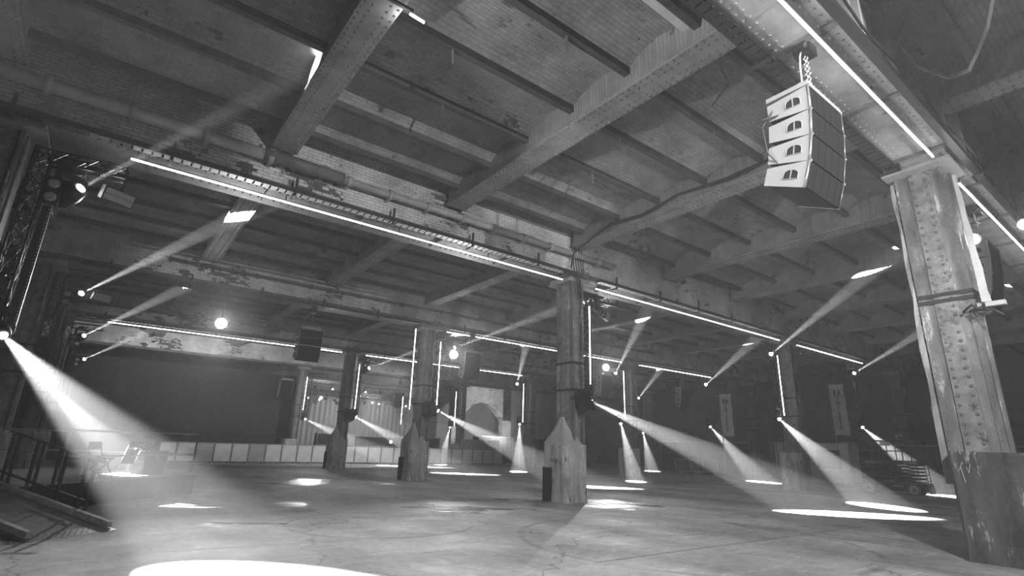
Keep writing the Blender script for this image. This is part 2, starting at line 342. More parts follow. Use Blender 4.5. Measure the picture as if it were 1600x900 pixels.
# ------------------------------------------------------------------ columns
def column(kc, kr, near=False):
    x, y = XC[kc], YC[kr]
    lab = {(1, 0): 'tall riveted steel column nearest the camera at the right edge on a stained plinth', (1, 1): 'riveted column in the middle on a plinth with scribbled graffiti and pale canvas cone'}.get((kc, kr),
        'riveted steel column on a concrete plinth, %s along the %s row' % (ORD[kc], ROW[kr]))
    t = thing('riveted_column', (x, y, 0), lab, 'column', 'riveted columns on concrete plinths')
    # plinth with chamfered corners, longer towards -x
    ch = .12; P = [(-.72+ch, -.5), (.35-ch, -.5), (.35, -.5+ch), (.35, .6-ch), (.35-ch, .6), (-.72+ch, .6), (-.72, .6-ch), (-.72, -.5+ch)]
    if near: ch = .05; P = [(-.62+ch, -.8), (.42, -.8), (.42, .36), (-.62+ch, .36), (-.62, .36-ch), (-.62, -.8+ch)]
    pm = MB(); n = len(P); lv = [(0, 1.04), (.15, 1.02), (.3, 1.0), (1.70, 1.0), (1.75, .96)]
    vs = [(a*s, c*s, z) for z, s in lv for a, c in P]
    fs = [tuple(reversed(range(n))), tuple((len(lv)-1)*n+i for i in range(n))]+[(j*n+i, j*n+(i+1) % n, (j+1)*n+(i+1) % n, (j+1)*n+i) for j in range(len(lv)-1) for i in range(n)]
    pm.add(vs, fs).build('plinth', 'plinth_dark' if near else 'plinth', t)
    # H section: flange plates facing -x and +x, webs and angles
    zt = 7.4; s = MB()
    hy = .40; hx = .23
    s.box((-hx, -hy, 1.75), (-hx+.03, hy, zt)); s.box((hx-.03, -hy, 1.75), (hx, hy, zt))     # flanges
    s.box((-hx, -.04, 1.75), (hx, .04, zt))
    for sy in (-1, 1):
        s.box((-hx+.03, sy*.27-.015, 1.75), (hx-.03, sy*.27+.015, zt))                         # side webs
        for sx in (-1, 1):
            s.bar((sx*(hx-.02), sy*(hy-.03), 1.75), (sx*(hx-.02), sy*(hy-.03), zt), .1, .07)
    s.build('shaft', 'colsteel', t)
    c = MB()
    c.box((-hx-.035, -.17, 1.75), (-hx, .17, zt-.02)); c.box((hx, -.17, 1.75), (hx+.035, .17, zt-.02))
    for sy in (-1, 1): c.box((-.13, sy*.29-.02, 1.75), (.13, sy*.29+.02, zt))
    c.build('cover_plate', 'colplate', t); c = MB()
    z = 1.9
    while z < zt-.1:
        for q in (-.11, .11):
            c.rivet((-hx-.035, q, z), (-1, 0, 0), .034 if near else .026, 8 if near else 5)
            c.rivet((q*.8, -.31, z), (0, -1, 0), .024, 5)
        for q in (-.36, .36): c.rivet((-hx-.01, q, z+.05), (-1, 0, 0), .02, 5)
        z += .165
    c.build('rivet_rows', 'rivet', t)
    b = MB()
    for z in ((4.5, 4.62) if near else (3.5, 4.4)):
        for a, q in (((-hx-.05, -hy-.03), (hx+.05, -hy-.03)), ((hx+.05, -hy-.03), (hx+.05, hy+.03)), ((hx+.05, hy+.03), (-hx-.05, hy+.03)), ((-hx-.05, hy+.03), (-hx-.05, -hy-.03))):
            b.bar((a[0], a[1], z), (q[0], q[1], z), .02, .07)
    b.build('strap_band', 'black', t)
    MB().box((-.55, -.6, 7.2), (.55, .55, 7.26)).box((-.5, -.5, 7.26), (.5, .5, 7.4)).build('cap_plate', 'steel', t)
    return t
for kr in range(5):
    for kc in range(4):
        if kr == 0 and kc != 1: continue
        column(kc, kr, (kc, kr) == (1, 0))
# canvas cones against the plinth tops, black slabs for the shade in plinth holes, graffiti
for kr, lab in ((1, 'pale folded canvas cone on the plinth of the middle column'), (2, 'grey canvas cone on the plinth of the third-row column left of middle'), (3, 'small canvas cone on the plinth of the fourth-row column')):
    x, y = 12.6, YC[kr]
    cv = MB(); ap = (-.29, .08, 2.66); ring = [(-.69, .57), (-.70, .25), (-.71, -.1), (-.68, -.42), (-.45, -.49), (-.15, -.49), (.1, -.45), (-.25, -.1), (-.25, .45)]
    n = len(ring); vs = [(a, b, 1.75) for a, b in ring]+[(ap[0]+(a-ap[0])*.5*(1.1 if i % 2 else .9), ap[1]+(b-ap[1])*.5*(1.1 if i % 2 else .9), 2.2) for i, (a, b) in enumerate(ring)]+[(ap[0]+(a-ap[0])*.1, ap[1]+(b-ap[1])*.1, 2.62) for a, b in ring]
    cv.add(vs, [(j*n+i, j*n+(i+1) % n, (j+1)*n+(i+1) % n, (j+1)*n+i) for j in range(2) for i in range(n)]+[tuple(2*n+i for i in range(n)), tuple(reversed(range(n)))])
    o = cv.build('canvas_cover', 'canvas'); o.location = (x, y, 0); tag(o, lab, 'cover', 'canvas cones on plinths')
    cols = [q for q in bpy.data.objects if q.name.startswith('riveted_column') and abs(q.location.x-x) < .1 and abs(q.location.y-y) < .1]
    MB().prism([(-.755, .1), (-.70, .1), (-.70, .5), (-.61, .615), (-.40, .60), (-.40, .635), (-.63, .64), (-.755, .52)], .0, 1.02, 'z').build('recess_shade', 'hollow_shade', cols[0])  # black slab on the plinth face paints the dark of a hole
def scribble(col, pts_list, r, m):
    g = MB()
    for pts in pts_list: g.tube(pts, r, 4)
    g.build('graffiti', m, col)
colB = [q for q in bpy.data.objects if q.name.startswith('riveted_column') and abs(q.location.x-12.6) < .1 and abs(q.location.y-13.25) < .1][0]
colA = [q for q in bpy.data.objects if q.name.startswith('riveted_column') and abs(q.location.x-12.6) < .1 and abs(q.location.y-2.7) < .1][0]
xg = -.728
scribble(colB, [[(xg, .12, 1.3), (xg, .1, 1.18), (xg, .07, 1.27), (xg, .04, 1.18), (xg, .0, 1.32)], [(xg, -.03, 1.3), (xg, -.04, 1.16), (xg, -.08, 1.26), (xg, -.12, 1.17)], [(xg, -.14, 1.16), (xg, -.16, 1.28), (xg, -.2, 1.2), (xg, -.26, 1.14), (xg, -.3, 1.16)]], .008, 'ink')
xg = -.628
scribble(colA, [[(xg, .28, 1.55), (xg, .24, 1.42), (xg, .16, 1.58)], [(xg, .2, 1.5), (xg, .17, 1.25)], [(xg, .12, 1.5), (xg, .1, 1.4), (xg, .06, 1.56)]], .004, 'white')
# plastic sheet / board flapping beside the near column
sh = MB(); K = 16
vs = []
for i in range(K+1):
    z = 7.1-5.0*i/K-(.9 if i == K else 0); wv = .03*math.sin(i*1.7)
    vs += [(12.30+wv*.4, 3.13, z), (12.30-wv*.4, 3.19+.015*math.sin(i*1.3)+(.03 if i > 8 else 0), z), (12.36, 3.16, z)]
sh.add(vs, [(3*i+a, 3*i+a+1, 3*i+a+4, 3*i+a+3) for i in range(K) for a in (0, 1)]+[(3*i+2, 3*i, 3*i+3, 3*i+5) for i in range(K)])
tag(sh.build('hanging_sheet', 'steel'), 'narrow pale sheet hanging down the left edge of the nearest column', 'sheet')
s2 = MB(); vs = []
for i in range(13):
    z = 6.9-2.55*i/12; vs += [(12.25, 2.17, z), (12.27, 2.11+.01*math.sin(i*1.9)-.006*i, z), (12.33, 2.14, z)]
s2.add(vs, [(3*i+a, 3*i+a+1, 3*i+a+4, 3*i+a+3) for i in range(12) for a in (0, 1)]+[(3*i+2, 3*i, 3*i+3, 3*i+5) for i in range(12)])
s2.box((12.2, 1.85, 4.25), (12.3, 2.12, 4.33))
tag(s2.build('hanging_sheet', 'canvas'), 'white strip with a folded foot hanging down the right edge of the nearest column', 'sheet')
cl = MB(); cl.tube([(12.2, 2.45, 4.2), (12.14, 2.3, 4.3), (12.15, 2.15, 4.18), (12.2, 2.05, 4.2), (12.15, 1.9, 4.05)], .02, 6)
for i in range(9): cl.tube([(12.18, 2.3+.05*math.sin(i), 4.2), (12.13, 2.18+.09*math.cos(i*2), 4.15+.1*math.sin(i*1.3)), (12.18, 2.05, 4.15)], .018, 5)
tag(cl.build('cable_bundle', 'cable'), 'knotted bundle of cable tied round the nearest column', 'cable')

# ------------------------------------------------------------------ pipe, trays, conduit on the girders
def hpipe(y, z, r, x0, x1, step, lab, m='pipe', coll=1.35):
    t = thing('service_pipe', (x0, y, z), lab, 'pipe')
    MB().tube([(0, 0, 0), (x1-x0, 0, 0)], r, 14).build('pipe_run', m, t)
    x = .9
    while x < x1-x0:
        MB().tube([(x, 0, 0), (x+.12, 0, 0)], r*coll, 14).box((x+.02, 0, -r*1.2), (x+.1, .25, r*1.2)).build('pipe_collar', m, t); x += step
hpipe(12.34, 8.03, .14, -7, 3.0, 1.35, 'fat pale pipe with clip collars along the second girder, left run')
hpipe(12.34, 8.03, .10, 3.0, 14.0, 1.15, 'pale jointed pipe with collars along the second girder, right run')
o = MB().tube([(-.4+2.3, 12.3, 8.03), (1.6+2.2, 12.3, 8.03)], .155, 12).build('pipe_sleeve', 'steel_dark'); tag(o, 'short dark sleeve around the pipe by the left cross beam', 'pipe sleeve')
hpipe(22.98, 8.1, .06, 1, 30, 2.2, 'thin pipe along the face of the third girder', 'steel_dark')
hpipe(33.5, 8.0, .06, -2, 30, 2.2, 'thin pipe along the face of the fourth girder', 'steel_dark')
def tray(y, z, x0, x1, lab):
    t = thing('cable_tray', (x0, y, z), lab, 'cable tray'); Ln = x1-x0
    m = MB().box((0, -.11, 0), (Ln, -.095, .1)).box((0, .095, 0), (Ln, .11, .1))
    x = 0
    while x < Ln: m.box((x, -.1, 0), (x+.14, .1, .012)); x += .18
    m.build('tray_ladder', 'black', t)
    c = MB()
    for q, rr in ((-.05, .022), (0, .03), (.05, .02)): c.tube([(Ln*i/40, q+.02*math.sin(i*1.3+q*30), .045+.015*math.sin(i)) for i in range(41)], rr, 6)
    c.build('tray_cables', 'cable', t)
    x = .8
    while x < Ln:
        MB().box((x, -.16, -.1), (x+.06, -.12, .35)).box((x, -.14, -.1), (x+.06, .2, -.06)).build('tray_bracket', 'black', t); x += 2.55
tray(12.52, 7.34, -3.2, 12.0, 'black perforated cable tray under the second girder, left of the middle column')
tray(12.52, 7.34, 13.3, 24, 'black cable tray under the second girder, right of the middle column')
tray(3.05, 7.34, 1, 12.1, 'black cable tray along the left edge of the nearest girder')
t = thing('service_duct', (4, 1.99, 7.36), 'black service duct along the right edge of the nearest girder', 'duct')
MB().box((0, -.07, -.06), (30, .05, .05)).build('trunk', 'black', t); MB().tube([(30*i/60, -.11+.03*math.sin(i), .09+.03*math.sin(i*1.7)) for i in range(61)], .02, 6).build('loose_cable', 'cable', t)
tray(23.1, 7.3, -1.5, 11.8, 'black cable tray under the third girder, left bay')
tray(23.1, 7.3, 13.5, 27, 'black cable tray under the third girder, middle bay')
tray(33.6, 7.3, -1.5, 27, 'black cable tray under the fourth girder')

# ------------------------------------------------------------------ LED tubes
def led(p, q, lab, grp='horizontal LED tubes under the girders'):
    p, q = Vector(p), Vector(q); t = thing('led_tube', p, lab, 'LED tube', grp)
    z = (q-p)
    MB().tube([(0, 0, 0), tuple(z)], .018, 8).build('glowing_tube', 'led', t)
    up = Vector((0, 0, .035)) if abs(z.normalized().z) < .5 else Vector((0, .035, 0))
    MB().bar(tuple(up), tuple(z+up), .05, .02).build('tube_channel', 'black', t)
    if abs(z.normalized().z) < .5:
        n_ = max(2, round(z.length/2.4))
        for i in range(n_): x_ = .1+(z.length-.2)*i/(n_-1); MB().bar((x_, 0, .03), (x_, 0, .2), .02).build('hanger', 'black', t)
    else:
        for q_ in (.2, z.length-.2): MB().bar((0, .02, q_), (0, .2, q_), .02).build('clip', 'black', t)
    return t
YL = [2.306+10.55*i for i in range(5)]; ZL = 7.22
for k, segs in {0: [(3.2, 11.86), (13.52, 22)], 1: [(-.5, 11.86), (13.52, 26.9), (28.6, 37.25)], 2: [(13.52, 26.9), (28.6, 37.25)], 3: [(-.5, 11.86), (13.52, 26.9)]}.items():
    for i, (a, b) in enumerate(segs):
        bay = 'left bay' if b < 12 else 'middle bay' if b < 28 else 'right bay'
        led((a, YL[k], ZL), (b, YL[k], ZL), 'glowing white LED tube under the %s girder, %s' % (ROW[k], bay))
def vled(x, y, z0, z1, lab): led((x, y, z0), (x, y, z1), lab, 'upright LED tubes on the drop trusses')
vled(13.18, 12.86, 3.75, 6.5, 'upright LED tube on the truss beside the middle column')
vled(13.2, 23.4, 3.5, 6.65, 'upright LED tube right of the third-row column with the box speaker')
vled(11.74, 23.4, 3.2, 7.1, 'long upright LED tube left of the third-row column')
vled(13.15, 33.95, 3.7, 6.55, 'upright LED tube beside the fourth-row column')
vled(12.98, 44.5, 4.0, 6.6, 'slanting-looking upright LED tube beside the furthest-row column left of the stage')
vled(26.5, 12.86, 3.45, 6.38, 'upright LED tube left of the second-row column by the toilets banners')
vled(27.1, 23.4, 3.55, 6.64, 'upright LED tube left of the third-row column right of middle')
vled(27.07, 33.95, 3.55, 6.56, 'upright LED tube left of the fourth-row column right of middle')
vled(27.17, 44.5, 3.42, 6.6, 'upright LED tube at the right end of the far stage')
vled(21.6, 44.5, 3.3, 5.7, 'upright LED tube in the middle of the far stage')
o = MB().bar((2.72, 6.55, 8.24), (2.98, 6.55, 8.22), .03).build('led_strip', 'led'); tag(o, 'short bright LED strip clamped to the top left cross beam', 'LED strip')
MB().bar((-.0, 0, 0), (.5, 0, 0), .05).build('clamp', 'black', o).location = (2.25, 6.5, 8.26)
lamp('POINT', (2.7, 6.75, 8.16), 4, None, .03, name='strip_glow')

# ------------------------------------------------------------------ drop trusses, moving heads
def boxtruss(m, a, b, w, pitch, rc=.022, rb=.011, up=(0, 0, 1)):
    a, b = Vector(a), Vector(b); d = (b-a).normalized(); u = Vector(up)
    if abs(d.dot(u)) > .9: u = Vector((1, 0, 0))
    x = d.cross(u).normalized(); z = x.cross(d); L = (b-a).length; n = max(1, round(L/pitch))
    cs = [x*sx*w/2+z*sz*w/2 for sx, sz in ((-1, -1), (1, -1), (1, 1), (-1, 1))]
    br = MB()
    for i in range(n):
        p, q = a+d*L*i/n, a+d*L*(i+1)/n
        for j in range(4):
            c0, c1 = cs[j], cs[(j+1) % 4]
            if i % 2: c0, c1 = c1, c0
            br.bar(p+c0, q+c1, rb*2, rb*2)
    for j in range(4): br.bar(a+cs[j], a+cs[(j+1) % 4], rb*2.4); br.bar(b+cs[j], b+cs[(j+1) % 4], rb*2.4)
    return [(a+c, b+c) for c in cs], br
def drop_truss(x, y, side, lab, z0=3.4, arm=1.35):
    bl = min(abs(x-q) for q in XC)-.235; bl = bl if bl < 1.5 else .2
    t = thing('drop_truss', (x, y, z0), lab, 'lighting truss', 'black trusses hung beside the columns')
    ch, br = boxtruss(None, (0, 0, 0), (0, 0, 7.0-z0), .27, .27)
    for p, q in ch: MB().tube([p, q], .022, 6).build('chord', 'truss', t)
    br.build('bracing', 'truss', t)
    ch, br = boxtruss(None, (side*.14, -.05, 6.86-z0), (side*arm, -.2, 6.86-z0), .25, .25)
    for p, q in ch: br.tube([p, q], .02, 6)
    br.build('arm', 'truss', t)
    MB().box((-.16, -.16, -.03), (.16, .16, 0)).bar((0, 0, .1), (-side*bl, .05, .1), .05).bar((0, 0, 1.0), (-side*bl, .05, 1.0), .05).build('wall_bracket', 'truss', t)
    c = MB()
    for i in range(3): c.tube([(.1*math.sin(j*1.1+i*2), -.1+.03*math.cos(j+i), j*(7-z0)/16) for j in range(17)], .012, 5)
    c.build('cable_run', 'cable', t)
    return t
HEADMESH = {}
def head_body(R=1.0):
    if R in HEADMESH: return HEADMESH[R]
    b = MB().lathe([(.10*R, -.30*R), (.17*R, -.26*R), (.2*R, -.1*R), (.21*R, .08*R), (.17*R, .24*R), (.13*R, .30*R)], 20)
    for k in range(8): b.box((-.215*R, -.01, -.2*R), (.215*R, .01, .05*R), Matrix.Rotation(k*PI/8, 4, 'Z'))
    HEADMESH[R] = b; return b
def moving_head(pos, target, power, cone, lab, hang=True, R=1.0, grp='moving head lights', blend=.25, lens_r=.085):
    pos = Vector(pos); target = Vector(target); d = (target-pos).normalized()
    ctr = pos-d*.32*R
    t = thing('moving_head_light', ctr, lab, 'stage light', grp)
    q = d.to_track_quat('Z', 'Y')
    h = head_body(R).build('lamp_head', 'black', t); h.rotation_mode = 'QUATERNION'; h.rotation_quaternion = q
    ln = MB().lathe([(lens_r*R*.9, .300*R), (lens_r*R, .306*R), (lens_r*R*.8, .315*R)], 18).build('lens', 'lens', h)
    s = 1 if hang else -1
    yk = MB()
    ax = Vector((-d.y, d.x, 0)).normalized()
    for e in (-1, 1): yk.bar(ax*e*.25*R-Vector((0, 0, .03*R)), ax*e*.25*R+Vector((0, 0, s*.38*R)), .05*R, .12*R)
    yk.bar(-ax*.28*R+Vector((0, 0, s*.38*R)), ax*.28*R+Vector((0, 0, s*.38*R)), .12*R, .06*R); yk.build('yoke', 'black', t)
    MB().box((-.19*R, -.15*R, s*.41*R), (.19*R, .15*R, s*.53*R)).bar((0, 0, s*.5*R), (0, 0, s*.62*R), .05).build('base', 'black', t)
    l = lamp('SPOT', pos+d*.04, power, target, .03, cone, blend, 'spot_beam')
    return t
def flood_panel(loc, aim, lab):
    t = thing('floodlight', loc, lab, 'stage light', 'small flood panels on the truss arms'); d = (Vector(aim)-Vector(loc)).normalized(); q = d.to_track_quat('Y', 'Z')
    for nm, mb, mt in (('housing', MB().box((-.3, -.08, -.14), (.3, .06, .14)).bar((0, 0, .1), (0, 0, .38), .04), 'black'), ('lamp_face', MB().box((-.27, .06, -.12), (.27, .075, -.005)).box((-.27, .06, .005), (.27, .075, .12)), 'lens_off')):
        o = mb.build(nm, mt, t); o.rotation_mode = 'QUATERNION'; o.rotation_quaternion = q
PU, CU = 150000, math.radians(4.8)
PL, CL_ = 105000, math.radians(13)
cols = {0: 'left column line', 1: 'middle column line', 2: 'column line right of middle', 3: 'far right column line'}
# upper heads aimed at the ceiling
UP_ = [((-1.14, 12.86, 6.33), (2.02, 9.5, 8.7), 0, 1), ((-1.27, 23.4, 6.36), (2.27, 17.54, 8.31), 0, 2), ((-1.3, 33.95, 6.4), (2.13, 27.69, 8.31), 0, 3), ((-1.38, 44.5, 6.35), (2.3, 38.3, 8.31), 0, 4),
       ((14.05, 23.4, 6.48), (17.4, 17.4, 8.4), 1, 2), ((13.83, 33.95, 6.41), (17.3, 27.9, 8.4), 1, 3),
       ((25.9, 12.86, 6.39), (21.88, 6.68, 8.31), 2, 1), ((26.33, 23.4, 6.43), (21.77, 17.34, 8.31), 2, 2), ((26.4, 33.95, 6.5), (22.38, 27.89, 8.31), 2, 3),
       ((35.78, 12.86, 6.47), (31.6, 6.6, 8.4), 3, 1), ((36.5, 23.4, 6.61), (30.92, 16.03, 8.4), 3, 2), ((41.41, 33.95, 6.52), (37.1, 27.8, 8.4), 3, 3)]
for p, tg, c, r in UP_:
    dd = (Vector(tg)-Vector(p)); moving_head(p, tg, PU*(.22 if (c, r) == (0, 1) else 1), CU*(1.45 if (c, r) == (0, 1) else 1), 'upper black moving head, %s, %s row, beam aimed at the ceiling' % (cols[c], ROW[r]), True, 1.0, 'upper moving heads', blend=1.0 if (c, r) == (0, 1) else .25)
LO_ = [((-1.6, 12.86, 3.25), (1.8, 7.6, 0), 0, 1), ((-1.6, 23.4, 3.25), (1.15, 18.4, .6), 0, 2),
       ((13.24, 12.86, 3.15), (17.8, 7.5, 0), 1, 1), ((13.32, 23.4, 3.22), (17.9, 18.1, 0), 1, 2), ((13.32, 33.95, 3.18), (17.8, 28.6, 0), 1, 3), ((13.26, 44.5, 3.29), (17, 40.5, 1.2), 1, 4),
       ((25.98, 12.86, 3.25), (22.39, 8.0, 0), 2, 1), ((26.68, 23.4, 3.24), (24.1, 20.2, 0), 2, 2), ((26.76, 33.95, 3.36), (23.87, 30.3, 0), 2, 3), ((26.69, 44.5, 3.22), (24.2, 41.5, 0), 2, 4),
       ((35.74, 12.86, 3.29), (32.15, 8.5, 0), 3, 1), ((36.66, 23.4, 3.48), (33.11, 17.93, 0), 3, 2), ((41.85, 33.95, 3.24), (38.3, 30.3, 0), 3, 3)]
for p, tg, c, r in LO_:
    moving_head(p, tg, PL*(1.05 if (c, r) == (0, 1) else 1), math.radians(15) if (c, r) == (0, 1) else math.radians(11) if (c, r) == (0, 2) else CL_ if c < 2 or r == 1 else math.radians(12), 'lower black moving head, %s, %s row, beam aimed at the floor' % (cols[c], ROW[r]), True, .8, 'lower moving heads', .5 if (c, r) == (0, 1) else .2)
# unlit head on the middle column arm
TR = [(-1.85, 13.12, 1, 'tall black drop truss at the top left with unlit pixel strip'), (-1.95, 23.65, 1, 'black drop truss on the left, second one back'), (-2.0, 34.2, 1, 'black drop truss on the left, third one back'), (-2.05, 44.7, 1, 'hazy black drop truss on the left, furthest back'),
      (13.25, 13.13, 1, 'black drop truss against the right side of the middle column'), (13.3, 23.65, 1, 'black drop truss right of the third-row column with the box speaker'), (13.3, 34.2, 1, 'black drop truss right of the fourth-row column'), (13.3, 44.75, 1, 'black drop truss right of the furthest-row column by the stage'),
      (26.75, 13.13, -1, 'black drop truss left of the second-row column by the toilets banner'), (27.3, 23.65, -1, 'black drop truss left of the third-row column right of middle'), (27.3, 34.2, -1, 'black drop truss left of the fourth-row column right of middle'),
      (36.6, 13.13, -1, 'distant dark drop truss at the right in the second row'), (37.3, 23.65, -1, 'distant dark drop truss at the right in the third row')]
for x, y, s, lab in TR:
    drop_truss(x, y, s, lab)
for i, (x, y) in enumerate(((-1.85, 13.12), (-1.95, 23.65), (-2.0, 34.2), (-2.05, 44.7))):
    t = thing('pixel_strip', (x+.30, y-.24, 3.45), 'unlit black pixel strip with two lenses at its top, %s back on the left' % ORD[i], 'LED batten', 'pixel strips on the left trusses')
    MB().box((-.07, -.04, 0), (.07, .04, 2.35)).box((-.13, -.05, 2.4), (.13, .05, 2.95)).build('housing', 'black', t)
    d = MB()
    for k in range(34): d.lathe([(.016, 0), (.012, .012)], 6, Matrix.Translation((.045, -.04, .06+k*.067)) @ Matrix.Rotation(PI/2, 4, 'X'))
    d.build('pixel_dots', 'lens_off', t)
    for z in (2.53, 2.81): MB().lathe([(.09, 0), (.1, .03), (.06, .05)], 14, Matrix.Translation((0, -.05, z)) @ Matrix.Rotation(PI/2, 4, 'X')).build('round_lens', 'lens_off', t)
TR2 = [(27.35, 44.75, -1, 'hazy drop truss at the right end of the far stage'), (41.9, 34.2, -1, 'faint drop truss at the right in the fourth row')]
for x, y, s, lab in TR2: drop_truss(x, y, s, lab)
ANCH = [(q[0], q[1]) for q in TR+TR2]+[(a, b) for a in XC for b in YC]
bpy.context.view_layer.update()
for o in list(bpy.data.objects):
    if o.parent or not (o.name.startswith('moving_head_light') or (o.name.startswith('led_tube') and o.get('group', '').startswith('upright'))): continue
    if o.name.startswith('moving') and o.location.z > 5: continue
    ax, ay = min(ANCH, key=lambda q: (q[0]-o.location.x)**2+(q[1]-o.location.y)**2); v = Vector((ax-o.location.x, ay-o.location.y, 0))
    zs = (.38,) if o.name.startswith('moving') else (.3, 2.2)
    m = MB()
    for z in zs: m.bar((0, 0, z), tuple(v*(1+.13/v.length)+Vector((0, 0, z))), .035)
    m.build('bracket_arm', 'truss', o)
flood_panel((-.55, 12.95, 6.35), (2, 8, 4), 'pale-faced flood panel beside the top left moving head')
flood_panel((-.7, 23.5, 6.35), (2, 18, 4), 'flood panel beside the second moving head on the left')
flood_panel((14.1, 12.9, 6.3), (17, 8, 4.5), 'flood panel hanging right of the middle column')
flood_panel((26.0, 23.5, 6.6), (22, 18, 5), 'flood panel beside the third-row moving head')
t = moving_head((13.75, 12.7, 6.25), (16, 9, 3), 0.0, .2, 'unlit black moving head on the arm right of the middle column', True, 1.0, 'upper moving heads')
for o in t.children_recursive:
    if o.name.startswith('lens'): o.data.materials[0] = M['lens_off']
# glaring flood lamps facing the camera
for i, (loc, pw, lab) in enumerate((((3.2, 23.4, 6.0), 1500, 'glaring round flood lamp in haze above the left bay'), ((14.0, 23.4, 6.1), 1500, 'glaring flood lamp beside the hanging speaker in the middle bay'), ((25.2, 23.2, 6.65), 1200, 'glaring flood lamp above the speaker right of the middle column'),
                      ((14.4, 1.6, 6.3), 150, 'glaring flood lamp at the right edge beside the near girder'), ((13.75, 2.33, 6.02), 60, 'small bright lamp just right of the near column top'), ((14.9, 46.4, 5.2), 500, 'bright lamp over the left of the far stage'), ((21.5, 46.0, 1.75), 150, 'bright lamp low at the middle of the far stage'))):
    t = thing('flood_lamp', loc, lab, 'flood lamp', 'glaring flood lamps'); d = (Vector((0, 0, 1.6))-Vector(loc)).normalized(); q = d.to_track_quat('Z', 'Y')
    big = .2 if i < 3 else .1
    for nm, mb, mt in (('housing', MB().lathe([(big*.5, -.25), (big*1.25, -.1), (big*1.3, 0)], 16).bar((0, .0, -.1), (0, .35, -.1), .04), 'black'), ('lens', MB().lathe([(big, .0), (big, .02), (big*.8, .03)], 16), 'lens')):
        o = mb.build(nm, mt, t); o.rotation_mode = 'QUATERNION'; o.rotation_quaternion = q
    top = 7.42-loc[2] if loc[1] < 44.6 else (.9 if i == 5 else -3+1.3)
    MB().bar((0, .1, 0), (0, .1, top), .03).bar((0, .0, 0), (0, .35 if loc[1] < 44.6 else .1, top-.02), .03).build('hanging_rod', 'cable', t)
    lamp('SPOT', Vector(loc)+d*.1, pw*3.2, Vector((0, 0, 2.5)), .06, .9, 1.0, name='flood_glow')
def lettering(body, size, loc, m, parent, sl=1.0, ext=.003, off=.002, al='LEFT'):
    cu = bpy.data.curves.new('lettering_source', 'FONT'); cu.body = body; cu.size = size; cu.align_x = al; cu.space_line = sl; cu.extrude = ext; cu.offset = off
    tmp = bpy.data.objects.new('lettering_source', cu); C.objects.link(tmp); bpy.context.view_layer.update()
    me = bpy.data.meshes.new_from_object(tmp.evaluated_get(bpy.context.evaluated_depsgraph_get())); me.name = 'lettering'; bpy.data.objects.remove(tmp)
    me.materials.clear(); me.materials.append(M[m])
    o = bpy.data.objects.new('lettering', me); C.objects.link(o); o.parent = parent; o.location = loc; o.rotation_euler = (PI/2, 0, -PI/2); return o
